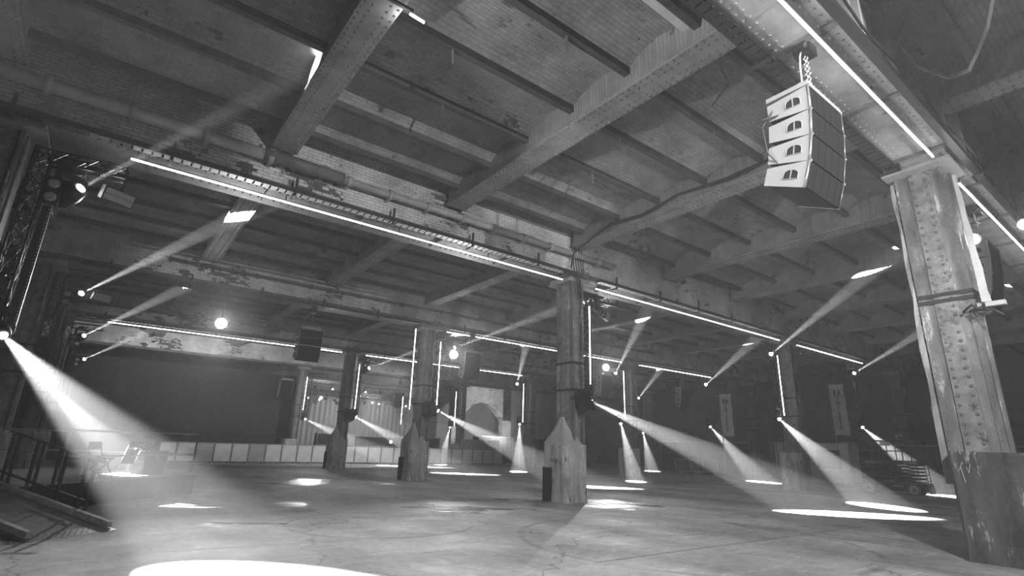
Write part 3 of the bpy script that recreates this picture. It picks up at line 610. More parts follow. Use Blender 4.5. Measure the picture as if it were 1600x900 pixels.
# ------------------------------------------------------------------ loudspeaker arrays
def array_proto():
    t = thing('speaker_array', (0, 0, 0), '', 'loudspeaker', 'hanging line arrays')
    # origin: top front-left hinge; front faces -y, width along x, depth along +y
    W, D, HF, HR = 1.02, .56, .37, .245
    pos = Vector((0, 0, -.1)); ang = 0
    MB().box((-.02, -.01, -.1), (W+.02, D, -.035)).box((.1, .1, -.035), (W-.1, .16, .06)).build('flying_frame', 'cabinet', t)
    for i, a in enumerate((1.5, 4, 5, 7)):
        ang += math.radians(a); T = Matrix.Translation(pos) @ Matrix.Rotation(ang, 4, 'X')
        dz = (HF-HR)/2
        def side(x0, x1, mb, ins=0):
            return mb.prism([(0+ins, -ins), (D-ins, -dz-ins), (D-ins, -HF+dz+ins), (0+ins, -HF+ins)], x0, x1, 'x', T)
        cab = MB(); side(.012, W-.012, cab, .008); c = cab.build('cabinet', 'grille', t)
        g = MB().add([(.0, -.012, -.01), (W, -.012, -.01), (W, -.012, -HF+.01), (0, -.012, -HF+.01), (.0, .006, -.01), (W, .006, -.01), (W, .006, -HF+.01), (0, .006, -HF+.01)], [(0, 1, 2, 3), (7, 6, 5, 4), (0, 4, 5, 1), (1, 5, 6, 2), (2, 6, 7, 3), (3, 7, 4, 0)], T)
        for q in range(1, 5): g.box((W*q/5-.004, -.016, -HF+.02), (W*q/5+.004, -.01, -.02), T)
        g.build('front_grille', 'grille', t)
        for xs, xe in ((-.006, .014), (W-.014, W+.006)):
            sd = MB(); side(xs, xe, sd); p = sd.build('side_panel', 'cabinet', t)
            xo = xs if xs < .1 else xe; sg = -1 if xs < .1 else 1
            arch = [(.10+.2*u, -.25) for u in (0, 1)]
            ar = [(.11, -.24), (.31, -.24)]+[(.21+.1*math.cos(PI*k/8)*1.0, -.17+.06*math.sin(PI*k/8)) for k in range(9)]
            MB().prism(ar, xo, xo+sg*.006, 'x', T).build('handle_shade', 'hollow_shade', p)  # black plate paints the shade inside the handle cut-out
            MB().box((min(xo, xo+sg*.012), .203, -.24), (max(xo, xo+sg*.012), .217, -.11), T).tube([T @ Vector((xo+sg*.006, a_, b_)) for a_, b_ in ar+[ar[0]]], .006, 4).build('handle_bar', 'cabinet', p)
        for xs in (.0, W):
          rg = MB().tube([T @ Vector((xs, .0, -.0)), T @ Vector((xs, 0, -HF))], .018, 6).lathe([(.028, -.012), (.028, .012)], 8, T @ Matrix.Translation((xs, 0, 0)) @ Matrix.Rotation(PI/2, 4, 'Y'))
          rg.build('rigging_bar', 'alu', t)
        pos = T @ Vector((0, 0, -HF))
    ch = MB()
    for k in range(16):
        ch.tube([(.5+.03*math.cos(a)*(k % 2), .15+.03*math.cos(a)*((k+1) % 2), .06+k*.045+.028*math.sin(a)) for a in [2*PI*j/6 for j in range(7)]], .008, 4)
    ch.build('chain', 'alu', t)
    MB().tube([(.15, .12, -.02), (.12, .1, .3), (.3, .15, .62), (.46, .17, .85)], .014, 6).build('sling', 'canvas', t)
    MB().box((.38, .03, .72), (.62, .27, .98)).box((.46, .1, .9), (.54, .18, 1.3)).lathe([(.1, 0), (.1, .3)], 12, Matrix.Translation((.3, .15, .85)) @ Matrix.Rotation(PI/2, 4, 'Y')).build('chain_hoist', 'black', t)
    lw = MB().tube([(0, .5, -.25), (-.1, .62, -.5), (-.08, .6, -.9), (.02, .5, -1.1)], .012, 5).tube([(0.02, .4, -.35), (-.12, .6, -.4)], .014, 5)
    lw.build('loudspeaker_cable', 'cable', t)
    return t
ap = array_proto(); first = True
for x, y, z, lab, sc in ((6.75, 2.44, 6.52, 'large hanging speaker array of four pale-sided cabinets, closest to the camera', 1.0), (15.1, 2.35, 6.45, 'dark curved speaker array partly hidden behind the nearest column', 1.0),
                     (6.3, 23.5, 6.4, 'hanging speaker array in the left bay below the third girder', .95), (14.6, 23.2, 6.4, 'hanging speaker array beside the glaring lamp in the middle bay', .95),
                     (25.0, 23.4, 6.3, 'hanging speaker array seen just right of the middle column', .95), (33.3, 23.4, 6.2, 'faint hazy speaker array at the right, left of the toilets banners', .95), (11.0, 44.5, 6.3, 'hazy speaker array hanging left of the far stage', .95), (21.6, 46.2, 6.3, 'speaker array hanging over the middle of the far stage', .95)):
    o = ap if first else copy_tree(ap); first = False
    o.location = (x, y, z); o.scale = (sc, sc, sc); o['label'] = lab
# box speakers strapped to columns
for i, (x, y, z, lab) in enumerate(((12.72, 12.5, 3.15, 'black tilted box speaker strapped to the middle column'), (12.72, 23.05, 3.3, 'black tilted box speaker on the third-row column'), (12.75, 33.6, 3.3, 'small black box speaker on the fourth-row column'))):
    t = thing('box_speaker', (x, y, z), lab, 'loudspeaker', 'box speakers strapped to columns', rz=.35)
    T = Matrix.Rotation(-.38, 4, 'X')
    MB().prism([(-.28, -.0), (.28, 0), (.2, .36), (-.2, .36)], -.36, .36, 'z', T).build('cabinet', 'black', t)
    MB().box((-.27, -.02, -.35), (.27, 0, .35), T).build('front_grille', 'grille', t)
    MB().bar((-.3, .2, 0), (.3, .2, 0), .04).bar((-.3, .2, 0), (-.3, .5, .1), .04).bar((.3, .2, 0), (.3, .5, .1), .04).build('bracket', 'truss', t)

# ------------------------------------------------------------------ hanging strap, batten, ceiling bits
tag(MB().box((5.4, 4.2, 8.76), (6.95, 4.36, 8.86)).build('fluorescent_batten', 'white'), 'unlit white fluorescent batten on the ceiling near the top edge', 'light fitting')
st = MB(); pts = [(9.23, 1.88, 8.0), (9.6, 1.78, 7.75), (10.27, 1.56, 7.75), (10.4, 1.3, 7.8), (10.26, 1.14, 7.95), (9.9, .9, 8.1), (9.16, .54, 8.5)]
vs = []
for i, p in enumerate(pts): vs += [p, (p[0]+.03, p[1]+.02, p[2]+.1), (p[0]+.045, p[1]+.03, p[2]+.1), (p[0]+.015, p[1]+.01, p[2])]
st.add(vs, [(4*i+a, 4*i+(a+1) % 4, 4*i+4+(a+1) % 4, 4*i+4+a) for i in range(len(pts)-1) for a in range(4)])
tag(st.build('hanging_strap', 'canvas'), 'loose webbing strap sagging from the dark ceiling at the top right', 'strap')
for i, (a, b, s_, lab) in enumerate((((8.5, 4.6, 9.06), (8.6, 4.9, 8.3), .02, 'thin wire dangling from the ceiling vault near the middle'), ((2.0, 4.0, 8.6), (1.9, 4.0, 8.3), .03, 'short iron hook under the top left vault'))):
    tag(MB().tube([a, ((a[0]+b[0])/2+.15, (a[1]+b[1])/2-.2, (a[2]+b[2])/2), b], s_*.6, 5).build('hanging_wire', 'cable'), lab, 'wire')
cb = MB()
for q in (0, .06): cb.tube([(7.45+.0, 0, 0)] and [(11.85, 12.4, 7.5+q), (11.8, 12.2, 8.0), (11.85, 11.4, 8.3), (11.82, 10.5, 8.5+q), (11.84, 9.3, 8.38+q), (11.82, 8.0, 8.6), (11.84, 6.5, 8.45+q), (11.85, 4.8, 8.6), (11.85, 3.2, 8.5)], .025, 6)
tag(cb.build('draped_cable', 'cable'), 'pair of black cables draped along the cross beam that meets the middle column', 'cable')
bd = MB()
for i in range(5): bd.tube([(12.5+.1*math.sin(i*2), 12.66, 6.6+.05*i), (12.35+.1*math.cos(i), 12.55, 7.2), (12.1+.12*i, 12.5, 7.5), (11.9+.1*i, 12.4, 8.2+.1*i)], .02, 6)
tag(bd.build('cable_bundle', 'cable'), 'tangle of black cables at the head of the middle column', 'cable')
bd = MB()
for i in range(4): bd.tube([(13.1+.1*i, 2.0, 7.1), (13.4+.12*i, 1.8, 7.3+.1*i), (13.9-.1*i, 1.6, 7.7), (13.2+.2*i, 1.5, 8.5)], .03, 6)
tag(bd.build('cable_bundle', 'cable'), 'thick black cables rising from the top of the nearest column', 'cable')
for i in range(9):
    b_ = (i % 3); x = 3.9+b_*4.6+.7*(i//3)
    y = (7.21, 8.78, 5.64)[i//3]
    if x < 12: tag(MB().bar((x, y, 8.66), (x+.05, y+.04, 8.36), .05, .03).build('iron_hanger', 'steel_dark'), None, None); o = bpy.data.objects[-1] if False else None
for i, o in enumerate([q for q in bpy.data.objects if q.name.startswith('iron_hanger')]): tag(o, 'short rusty iron hanger below a ceiling joist, %s along' % ORD[i], 'hanger', 'iron hangers on the joists')

# ------------------------------------------------------------------ back drape, fence, far stage
dr = MB(); N = 300; xs = [-8.5+21.3*i/N for i in range(N+1)]
vs = []
for i, x in enumerate(xs): o_ = .02*math.sin(x*7)+.012*math.sin(x*19); vs += [(x, 45.9+o_, .02), (x, 45.9+o_*.6, 6.75), (x, 45.98+o_, .02), (x, 45.98+o_*.6, 6.75)]
dr.add(vs, [(4*i, 4*i+4, 4*i+5, 4*i+1) for i in range(N)]+[(4*i+2, 4*i+3, 4*i+7, 4*i+6) for i in range(N)]+[(4*i+1, 4*i+5, 4*i+7, 4*i+3) for i in range(N)])
tag(dr.build('stage_drape', 'blacksheen'), 'wide black drape hanging across the back left of the hall', 'drape')
def fence_panel(x0, x1, y0, y1, lab, m='fence'):
    t = thing('fence_panel', (x0, y0, 0), lab, 'fence panel', 'solid white fence panels in front of the stage'); L = math.hypot(x1-x0, y1-y0); t.rotation_euler.z = math.atan2(y1-y0, x1-x0)
    MB().box((.04, 0, .1), (L-.04, .02, 1.28)).build('infill', m, t)
    MB().bar((.02, .01, .02), (.02, .01, 1.33), .045).bar((L-.02, .01, .02), (L-.02, .01, 1.33), .045).bar((0, .01, 1.32), (L, .01, 1.32), .045).bar((0, .01, .08), (L, .01, .08), .045).build('frame', 'galv', t)
    MB().box((.1, -.1, 0), (.2, .35, .03)).box((L-.2, -.1, 0), (L-.1, .35, .03)).build('foot', 'rubber', t)
x = 3.6; i = 0
while x < 31:
    wd = 1.12; dark = (x < 6.6 and x+wd > 6.0) or i in (5,)
    fence_panel(x, x+wd-.03, 43.2-(x-3.6)*.02, 43.2-(x+wd-3.6)*.02, 'grey-white crowd fence panel, number %s counted from the left of the stage fence' % (i+1) if False else 'solid %s fence panel before the stage, %s' % ('greyer' if dark else 'pale', 'at its left end' if i == 0 else 'with %d panels to its left' % i), 'fence2' if dark else 'fence')
    x += wd; i += 1
# stage
t = thing('stage', (14, 46.2, 0), 'large black stage at the far end between two column lines', 'stage')
MB().box((0, 0, 1.15), (13, 8, 1.3)).build('deck', 'black', t); MB().box((.05, .05, 0), (12.95, .1, 1.15)).build('skirt', 'blackmatte', t)
bk = MB(); N = 160; vs = []
for i in range(N+1):
    x = 13.5+14*i/N; o_ = .06*math.sin(i*1.1); vs += [(x, 53.6+o_, 1.3), (x, 53.6+o_, 6.6), (x, 53.7+o_, 1.3), (x, 53.7+o_, 6.6)]
bk.add(vs, [(4*i, 4*i+4, 4*i+5, 4*i+1) for i in range(N)]+[(4*i+2, 4*i+3, 4*i+7, 4*i+6) for i in range(N)])
tag(bk.build('stage_backcloth', mat('grey_backcloth', .3, .9, 0, .3, 3, stretch=(5, 1, .2))), 'grey pleated backcloth behind the far stage', 'backcloth')
for i, (y, z) in enumerate(((46.5, 6.6), (49.0, 5.9), (51.6, 6.0))):
    t = thing('stage_truss', (13.6, y, z), 'horizontal lighting truss over the far stage, %s from the front' % ORD[i], 'lighting truss', 'trusses over the far stage')
    ch, br = boxtruss(None, (0, 0, 0), (13.6, 0, 0), .35, .4, .025, .014)
    for p, q in ch: br.tube([p, q], .025, 5)
    br.build('truss_frame', 'alu' if i == 0 else 'truss', t)
    MB().bar((2, 0, .1), (2, 0, 9.0-z), .02).bar((11, 0, .1), (11, 0, 9.0-z), .02).build('hanging_wire', 'cable', t)
    for k in range(9):
        xk = 14.3+k*1.5+.3*i
        s = thing('stage_light', (xk, y, z-.55), 'small stage lamp clamped under the %s truss over the far stage, %s from the left' % (('front', 'middle', 'rear')[i], ORD[k]), 'stage light', 'small lamps over the far stage')
        MB().lathe([(.09, -.16), (.13, -.05), (.14, .1)], 12, Matrix.Rotation(PI/2+.5, 4, 'X')).build('lamp_can', 'black', s)
        MB().bar((-.15, 0, 0), (-.15, 0, .3), .03).bar((.15, 0, 0), (.15, 0, .3), .03).bar((-.15, 0, .3), (.15, 0, .3), .04).bar((0, 0, .3), (0, 0, .45), .04).bar((0, -.19, .39), (0, .19, .39), .04).build('yoke', 'black', s)
        if (k+i) % 2: MB().lathe([(.08, .1), (.08, .115)], 12, Matrix.Rotation(PI/2+.5, 4, 'X')).build('lens', 'lens_low', s)
for i, (x, y, w_, d_, h_, lab) in enumerate(((15.2, 47, 1.6, .8, 1.0, 'black subwoofer stack at the left of the far stage'), (17.3, 47.2, .7, .6, .7, 'small black flight case on the far stage left'), (19.3, 48, 5.2, 1.0, .85, 'long black desk riser in the middle of the far stage'), (25.6, 47, 1.5, .8, .9, 'black wedge cabinet at the right of the far stage'))):
    t = thing('stage_case', (x, y, 1.3), lab, 'case', 'cases on the far stage')
    MB().box((0, 0, .05), (w_, d_, h_)).build('body', 'black', t); MB().bar((0, 0, .05), (0, 0, h_), .04).bar((w_, 0, .05), (w_, 0, h_), .04).bar((0, 0, h_), (w_, 0, h_), .04).bar((0, 0, .05), (w_, 0, .05), .04).build('edge_trim', 'alu', t)
    MB().box((.05, .05, 0), (.15, .15, .05)).box((w_-.15, .05, 0), (w_-.05, .15, .05)).build('foot', 'rubber', t)
# brick back structure at right of the stage: pale brick piers and arch
t = thing('brick_archway', (28.2, 52, 0), 'pale brick archway behind the fence right of the far stage', 'archway')
m = MB().box((3.2, 0, 0), (4.2, .8, 8.7)).box((10.2, 0, 0), (11.4, .8, 8.7)); arc = [(4.2+6*k/12, 4.6+1.9*math.sin(PI*k/12)) for k in range(13)]
m.prism([(3.2, 8.7)]+[(3.2, 4.6)]+arc+[(11.4, 4.6), (11.4, 8.7)], 0, .8, 'y'); m.build('brickwork', 'wallbrick', t)
t = thing('corrugated_screen', (27.6, 43.8, 0), 'corrugated screen panels standing behind the fence right of the stage', 'screen')
cr = MB(); prof = []
for i in range(60): prof.append((i*.075, .04 if (i//2) % 2 else 0))
cr.prism(prof+[(p[0], p[1]+.03) for p in reversed(prof)], .2, 2.2, 'z'); cr.build('sheet', 'canvas', t)
MB().bar((0, .1, 0), (0, .1, 2.2), .06).bar((4.4, .1, 0), (4.4, .1, 2.2), .06).build('post', 'galv', t)

# ------------------------------------------------------------------ right side: hoarding, booth, banners, barriers, lift
def hoarding(p, q, h, lab, m='corr'):
    p, q = Vector(p), Vector(q); L = (q-p).length
    t = thing('corrugated_hoarding', (p.x, p.y, 0), lab, 'hoarding', 'dark corrugated hoarding', math.atan2(q.y-p.y, q.x-p.x))
    pr = []; x = 0; k = 0
    while x < L: pr.append((x, .06 if (k//2) % 2 else 0)); x += .05 if k % 2 else .12; k += 1
    MB().prism(pr+[(a, b+.02) for a, b in reversed(pr)], .08, h, 'z').build('sheet', m, t)
    MB().bar((0, -.02, h), (L, -.02, h), .07, .05).build('top_rail', 'galv', t)
    MB().bar((0, -.02, .05), (L, -.02, .05), .08, .1).build('kerb', 'steel_dark', t)
hoarding((37.6, 28.6), (39.2, 21.9), 2.4, 'dark corrugated hoarding at the right behind the leaning crowd barrier')
hoarding((38.6, 12.6), (35.6, -3), 2.35, 'dark corrugated hoarding at the right behind the scissor lift')
hoarding((31, 47.0), (47, 46.5), 2.6, 'low dark hoarding across the back right')
t = thing('site_booth', (37.2, 14.4, 0), 'pale open-fronted booth with a shelf beside the toilets banner', 'booth')
MB().box((0, 0, .05), (.08, 2.4, 2.5)).box((0, 0, 2.4), (1.5, 2.4, 2.5)).box((1.42, 0, .05), (1.5, 2.4, 2.5)).build('shell', 'fence', t)
MB().box((-.05, 2.2, 0), (.0, 2.4, 2.5)).box((-.05, 0, 0), (0, .15, 2.5)).box((-.05, .15, .3), (0, 2.2, .75)).build('front_frame', 'white', t)
MB().box((-.045, .5, .9), (-.01, 1.9, 2.0)).build('opening_shade', 'hollow_shade', t)  # black slab on the closed front paints a shaded interior
MB().lathe([(.12, 0), (.14, .1), (.05, .2)], 12, Matrix.Translation((-.15, 1.6, 1.3))).build('wash_bowl', 'galv', t)
t = thing('timber_stack_cabin', (38.2, 18.9, 0), 'narrow slatted cabin with loose boards beside the nearer corrugated hoarding', 'cabin')
MB().box((0, 0, 0), (1.6, 1.0, 2.6)).build('body', 'corr', t)
for k in range(7): MB().box((-.06, -.9+.22*k, .6+.05*(k % 3)), (-.02, -.9+.22*k+.13, 2.5)).build('board', 'timber', t)
for lab, x, ya, yb in (('white TOILETS banner nearest the scissor lift, the larger of the two', 33.2, 12.62, 13.35), ('white TOILETS banner further off, the smaller of the two', 34.5, 20.28, 21.1)):
    t = thing('toilets_banner', (x, (ya+yb)/2, 0), lab, 'banner', 'toilets banners'); z0, z1 = 2.75, 5.55; wd = yb-ya
    N = 14; vs = []
    for i in range(N+1):
        z = z0+(z1-z0)*i/N
        for s in (-1, 1): vs += [(.04*math.sin(i*.9), s*wd/2, z), (.04*math.sin(i*.9)+.02, s*wd/2, z)]
    MB().add(vs, [(4*i, 4*i+2, 4*i+6, 4*i+4) for i in range(N)]+[(4*i+1, 4*i+5, 4*i+7, 4*i+3) for i in range(N)]).build('fabric', 'banner', t)
    MB().tube([(.05, wd/2+.04, 0), (.05, wd/2+.04, z1+.05)], .03, 8).tube([(.05, wd/2+.04, z1+.03), (.05, -wd/2, z1+.03)], .015, 6).lathe([(.35, 0), (.35, .05), (.05, .08)], 16, Matrix.Translation((.05, wd/2+.04, 0))).build('pole', 'galv', t)
    lettering('T\nO\nI\nL\nE\nT\nS', .29, (-.07, 0, z1-.86), 'ink', t, .93, .004, .010, 'CENTER')
    fg = MB()
    for s in (-1, 1):
        yo = s*.14; zo = z1-.5; xo = -.055
        fg.lathe([(.0, -.05), (.035, -.03), (.045, 0), (.035, .03), (.0, .05)], 8, Matrix.Translation((xo, yo, zo+.25)))
        if s > 0: fg.box((xo-.01, yo-.07, zo-.02), (xo+.01, yo+.07, zo+.19)).box((xo-.01, yo-.05, zo-.22), (xo+.01, yo-.008, zo)).box((xo-.01, yo+.008, zo-.22), (xo+.01, yo+.05, zo))
        else: fg.prism([(yo-.03, zo+.19), (yo+.03, zo+.19), (yo+.1, zo-.08), (yo-.1, zo-.08)], xo-.01, xo+.01, 'x').box((xo-.01, yo-.045, zo-.22), (xo+.01, yo-.008, zo-.08)).box((xo-.01, yo+.008, zo-.22), (xo+.01, yo+.045, zo-.08))
    pg = fg.build('pictograms', 'ink', t); pg.scale = (1, .8, .72); pg.location.z = (z1-.42)*.28+.0
def barrier(loc, rz, tilt, lab):
    t = thing('crowd_barrier', loc, lab, 'crowd barrier', 'steel crowd barriers', rz); t.rotation_euler = (tilt, 0, rz)
    W = 2.3; c = .12; fr = [(c, 0, .2), (0, 0, .2+c), (0, 0, 1.1-c), (c, 0, 1.1), (W-c, 0, 1.1), (W, 0, 1.1-c), (W, 0, .2+c), (W-c, 0, .2), (c, 0, .2)]
    MB().tube(fr, .02, 6).build('frame', 'barrier', t)
    b = MB()
    for k in range(1, 19): b.tube([(W*k/19, 0, .2), (W*k/19, 0, 1.1)], .008, 5)
    b.build('upright_bars', 'barrier', t)
    for xx in (.35, W-.35): MB().bar((xx, -.28, .015), (xx, .28, .015), .05, .03).bar((xx, 0, .02), (xx, 0, .22), .04).build('foot', 'barrier', t)
barrier((36.6, 26.6, 0), -PI/2+.1, .16, 'steel crowd barrier leaning against the corrugated hoarding')
barrier((37.5, 25.9, 0), -PI/2+.05, .12, 'second steel crowd barrier propped just behind the leaning one')
barrier((42.6, 43.3, 0), -.1, 0, 'steel crowd barrier in the hazy distance right of the middle column')
for i, (x, z) in enumerate(((44.2, 1.9), (46.0, 1.7))):
    tag(MB().box((x, 46.54, z-.3), (x+.45, 46.58, z+.45)).build('paper_notice', 'white'), 'white paper notice on the far hoarding, %s one' % ('left' if i == 0 else 'right'), 'notice', 'paper notices')
t = thing('horizontal_truss', (31, 8, 3.85), 'thin pale truss crossing behind the nearest column at the right edge', 'lighting truss')
ch, br = boxtruss(None, (0, 0, 0), (19, -.1, 0), .3, .35, .02, .012)
for p, q in ch: br.tube([p, q], .02, 5)
br.build('truss_frame', 'alu', t)
t = thing('pale_counter', (46, 2.0, 0), 'pale counter area beyond the nearest column at the right edge', 'counter')
MB().box((0, 0, 0), (1, 6, 1.2)).build('counter_body', 'white', t); MB().box((-.1, 0, 1.2), (1.1, 6, 1.28)).build('counter_top', 'alu', t)  # plain white body with metal top
# scissor lift: long side faces -x
LX, LY = 30.5, 9.05
t = thing('scissor_lift', (LX, LY, 0), 'dark electric scissor lift parked at the right with grey wheels', 'scissor lift')
MB().box((.06, -.25, .16), (1.12, 2.3, .52)).box((.02, .35, .14), (1.15, 1.7, .5)).build('chassis', 'liftgrey', t)
for yy in (.22, 2.08):
    for xx in (0, 1.0):
        wh = MB().lathe([(.13, -.0), (.21, .0), (.225, .03), (.225, .13), (.21, .16), (.05, .16)], 24, Matrix.Translation((xx+.0, yy, .225)) @ Matrix.Rotation(PI/2, 4, 'Y')).build('wheel', 'liftlight', t)
        MB().lathe([(.04, -.03), (.05, 0), (.05, .17)], 10, Matrix.Translation((xx, yy, .225)) @ Matrix.Rotation(PI/2, 4, 'Y')).build('hub', 'black', wh)
sc_ = []
for k in range(5):
    z = .56+.155*k
    for sgn, xx in ((1, .12), (-1, .2)):
        MB().bar((xx, -.05 if sgn > 0 else 2.2, z), (xx, 2.2 if sgn > 0 else -.05, z+.13), .05, .11, (1, 0, 0)).build('scissor_arm', 'liftgrey', t)
        MB().bar((xx+.8, -.05 if sgn > 0 else 2.2, z), (xx+.8, 2.2 if sgn > 0 else -.05, z+.13), .05, .11, (1, 0, 0)).build('scissor_arm', 'liftgrey', t)
    pn = MB()
    for yy in (-.02, 1.07, 2.17): pn.lathe([(.03, -.03), (.03, .03)], 8, Matrix.Translation((.08, yy, z+.06)) @ Matrix.Rotation(PI/2, 4, 'Y'))
    pn.build('pivot_pin', 'alu', t)
d_ = MB()
for k in range(12): d_.box((.045, .1+k*.17, .475), (.058, .19+k*.17, .505))
d_.build('dashed_stripe', 'white', t)
MB().box((0, -.2, 1.32), (1.18, 2.32, 1.52)).build('platform', 'liftgrey', t)
rl = MB()
for z in (1.95, 2.42):
    rl.tube([(.03, -.17, z), (.03, 2.29, z), (1.15, 2.29, z), (1.15, -.17, z), (.03, -.17, z)], .022, 6)
rl.build('guard_rail', 'liftgrey', t)
for xx, yy in [(.03, a) for a in (-.17, .45, 1.06, 1.68, 2.29)]+[(1.15, a) for a in (-.17, .45, 1.06, 1.68, 2.29)]:
    MB().tube([(xx, yy, 1.5), (xx, yy, 2.42)], .022, 6).build('rail_post', 'liftgrey', t)
MB().box((-.03, .9, 2.18), (.02, 1.25, 2.36)).build('control_box', 'white', t); MB().box((-.05, 1.65, 2.05), (.05, 1.95, 2.2)).box((-.03, 1.8, 2.2), (.03, 1.84, 2.33)).build('joystick_box', 'black', t)
MB().tube([(-.02, .45+.13*math.cos(a), 2.55+.13*math.sin(a)) for a in [PI*j/8-.2 for j in range(9)]], .02, 6).build('cable_loop', 'white', t)
MB().bar((.2, -.27, .2), (.2, -.27, 1.3), .04).bar((.9, -.27, .2), (.9, -.27, 1.3), .04).box((.1, -.28, .05), (1.08, -.22, .6))
ld = MB().bar((.3, -.3, .2), (.3, -.26, 1.35), .03).bar((.75, -.3, .2), (.75, -.26, 1.35), .03)
for k in range(4): ld.bar((.3, -.3, .35+.28*k), (.75, -.3, .35+.28*k), .03)
ld.build('ladder', 'alu', t)
MB().box((.3, -.34, .08), (.95, -.27, .4)).build('end_light_panel', 'liftlight', t)
for body, yy, z, s in (('SKYJACK', 2.05, 1.37, .13), ('SJIII 4740', .45, 1.37, .13), ('SKYJACK', 1.35, .54, .1), ('SKYJACK', 1.0, .34, .1)):
    lettering(body, s, (-.008 if z > 1 else (.04 if z > .5 else .01), yy, z), 'white', t)

# ------------------------------------------------------------------ stage deck with rails, ramp, chairs at left
A0 = Vector((-.62, 15.7, 0)); B0 = Vector((2.72, 19.25, 0)); dd = (B0-A0).normalized(); nn = Vector((-dd.y, dd.x, 0)); ZD = .6
ang = math.atan2(dd.y, dd.x); LDK = (B0-A0).length+2.2; org = A0-dd*2.2
t = thing('platform_deck', org, 'low black-skirted platform deck with tubular rails at the left', 'platform', rz=ang)
MB().box((0, 0, ZD-.06), (LDK, 4.6, ZD)).build('deck_board', 'deck', t)
sk = MB(); vs = []; N = 80
for i in range(N+1): vs += [(LDK*i/N, .03+.012*math.sin(i*1.3), .01), (LDK*i/N, .01, ZD-.06), (LDK*i/N, .05+.012*math.sin(i*1.3), .01), (LDK*i/N, .04, ZD-.06)]
sk.add(vs, [(4*i, 4*i+4, 4*i+5, 4*i+1) for i in range(N)]+[(4*i+2, 4*i+3, 4*i+7, 4*i+6) for i in range(N)]); sk.box((LDK-.03, .02, .01), (LDK-.01, 4.58, ZD-.06)); sk.build('skirt', 'blackmatte', t)
for k in range(5): MB().bar((.3+LDK/5*k, 4.5, 0), (.3+LDK/5*k, 4.5, ZD-.06), .06).build('leg', 'alu', t)
rl = MB()
for z in (ZD+.55, ZD+1.1): rl.tube([(2.3, .05, z), (LDK-.08, .05, z)], .024, 8) if False else None
for z in (ZD+.52, ZD+1.1):
    rl.tube([(LDK-.06, .25, z), (LDK-.06, 4.5, z), (.2, 4.5, z)], .024, 8)
    rl.tube([(2.6, .08, z), (LDK-.06, .08, z), (LDK-.06, .25, z)], .022, 8)
rl.build('hand_rail', 'galv', t)
for (xx, yy) in ((LDK-.06, .1), (LDK-.06, 4.5), (2.6, .08), (LDK-2.4, 4.5), (LDK-4.6, 4.5), (.2, 4.5)):
    MB().tube([(xx, yy, ZD-.3 if yy < 1 else 0), (xx, yy, ZD+1.1)], .024, 8).lathe([(.035, 0), (.035, .08)], 10, Matrix.Translation((xx, yy, ZD+1.06))).lathe([(.035, 0), (.035, .08)], 10, Matrix.Translation((xx, yy, ZD+.48))).build('rail_post', 'galv', t)
# ramp
R0 = Vector((.66, 12.38, 0)); L0 = Vector((-.44, 11.5, 0)); rdir = Vector((-.617, .787, 0)); across = (L0-R0).normalized()
t = thing('access_ramp', R0, 'dusty plywood access ramp with white timber kerbs and checker plate toe', 'ramp', rz=math.atan2(rdir.y, rdir.x))
slope = .6/3.25; Wd = (L0-R0).length
MB().add([(.28, 0, .05), (3.2, 0, .6), (3.0, Wd, .6), (.28, Wd, .05), (.28, 0, .01), (3.2, 0, .54), (3.0, Wd, .54), (.28, Wd, .01)], [(0, 1, 2, 3), (7, 6, 5, 4), (0, 4, 5, 1), (1, 5, 6, 2), (2, 6, 7, 3), (3, 7, 4, 0)]).build('ramp_board', 'wood', t)
tp = MB().add([(0, -.02, .005), (.3, -.02, .06), (.3, Wd+.02, .06), (0, Wd+.02, .005), (0, -.02, 0), (.3, -.02, .04), (.3, Wd+.02, .04), (0, Wd+.02, 0)], [(0, 1, 2, 3), (7, 6, 5, 4), (0, 4, 5, 1), (1, 5, 6, 2), (2, 6, 7, 3), (3, 7, 4, 0)])
tp.build('toe_plate', 'checker', t)
st = MB()
for i in range(5):
    for j in range(28):
        x_, y_ = .04+i*.055, .03+j*Wd/28; a = (1 if (i+j) % 2 else -1)*.7; z_ = .008+x_*.18
        st.bar((x_-.016*math.cos(a), y_-.016*math.sin(a), z_), (x_+.016*math.cos(a), y_+.016*math.sin(a), z_+.004), .008, .006)
st.build('raised_studs', 'alu', t)
for (x0_, x1_, y_) in ((.1, .95, .045), (1.0, 3.15, .045), (.1, 2.95, Wd-.05)):
    MB().bar((x0_, y_, .05+x0_*slope+.02), (x1_, y_, .05+x1_*slope+.02), .09, .1).build('kerb', 'timber', t)
rr = MB(); hz = 1.0
rr.tube([(.55, -.03, .1+hz), (3.22, -.03, .63+hz)], .025, 8).build('ramp_rail', 'galv', t)
rr2 = MB().bar((.9, -.03, .25+.18), (3.2, -.03, .69+.18), .04).build('lower_rail', 'black', t)
for x_ in (.85, 1.05, 1.6, 1.78, 2.25, 2.42, 2.95, 3.12): MB().bar((x_, -.03, x_*slope+.02), (x_, -.03, x_*slope+hz), .05, .03).build('baluster', 'black', t)
rr = MB().tube([(1.2, Wd+.03, .2+hz), (3.0, Wd+.03, .59+hz)], .025, 8).build('ramp_rail', 'galv', t)
for x_ in (1.3, 2.1, 2.95): MB().bar((x_, Wd+.03, x_*slope+.02), (x_, Wd+.03, x_*slope+hz), .05, .03).build('baluster', 'black', t)

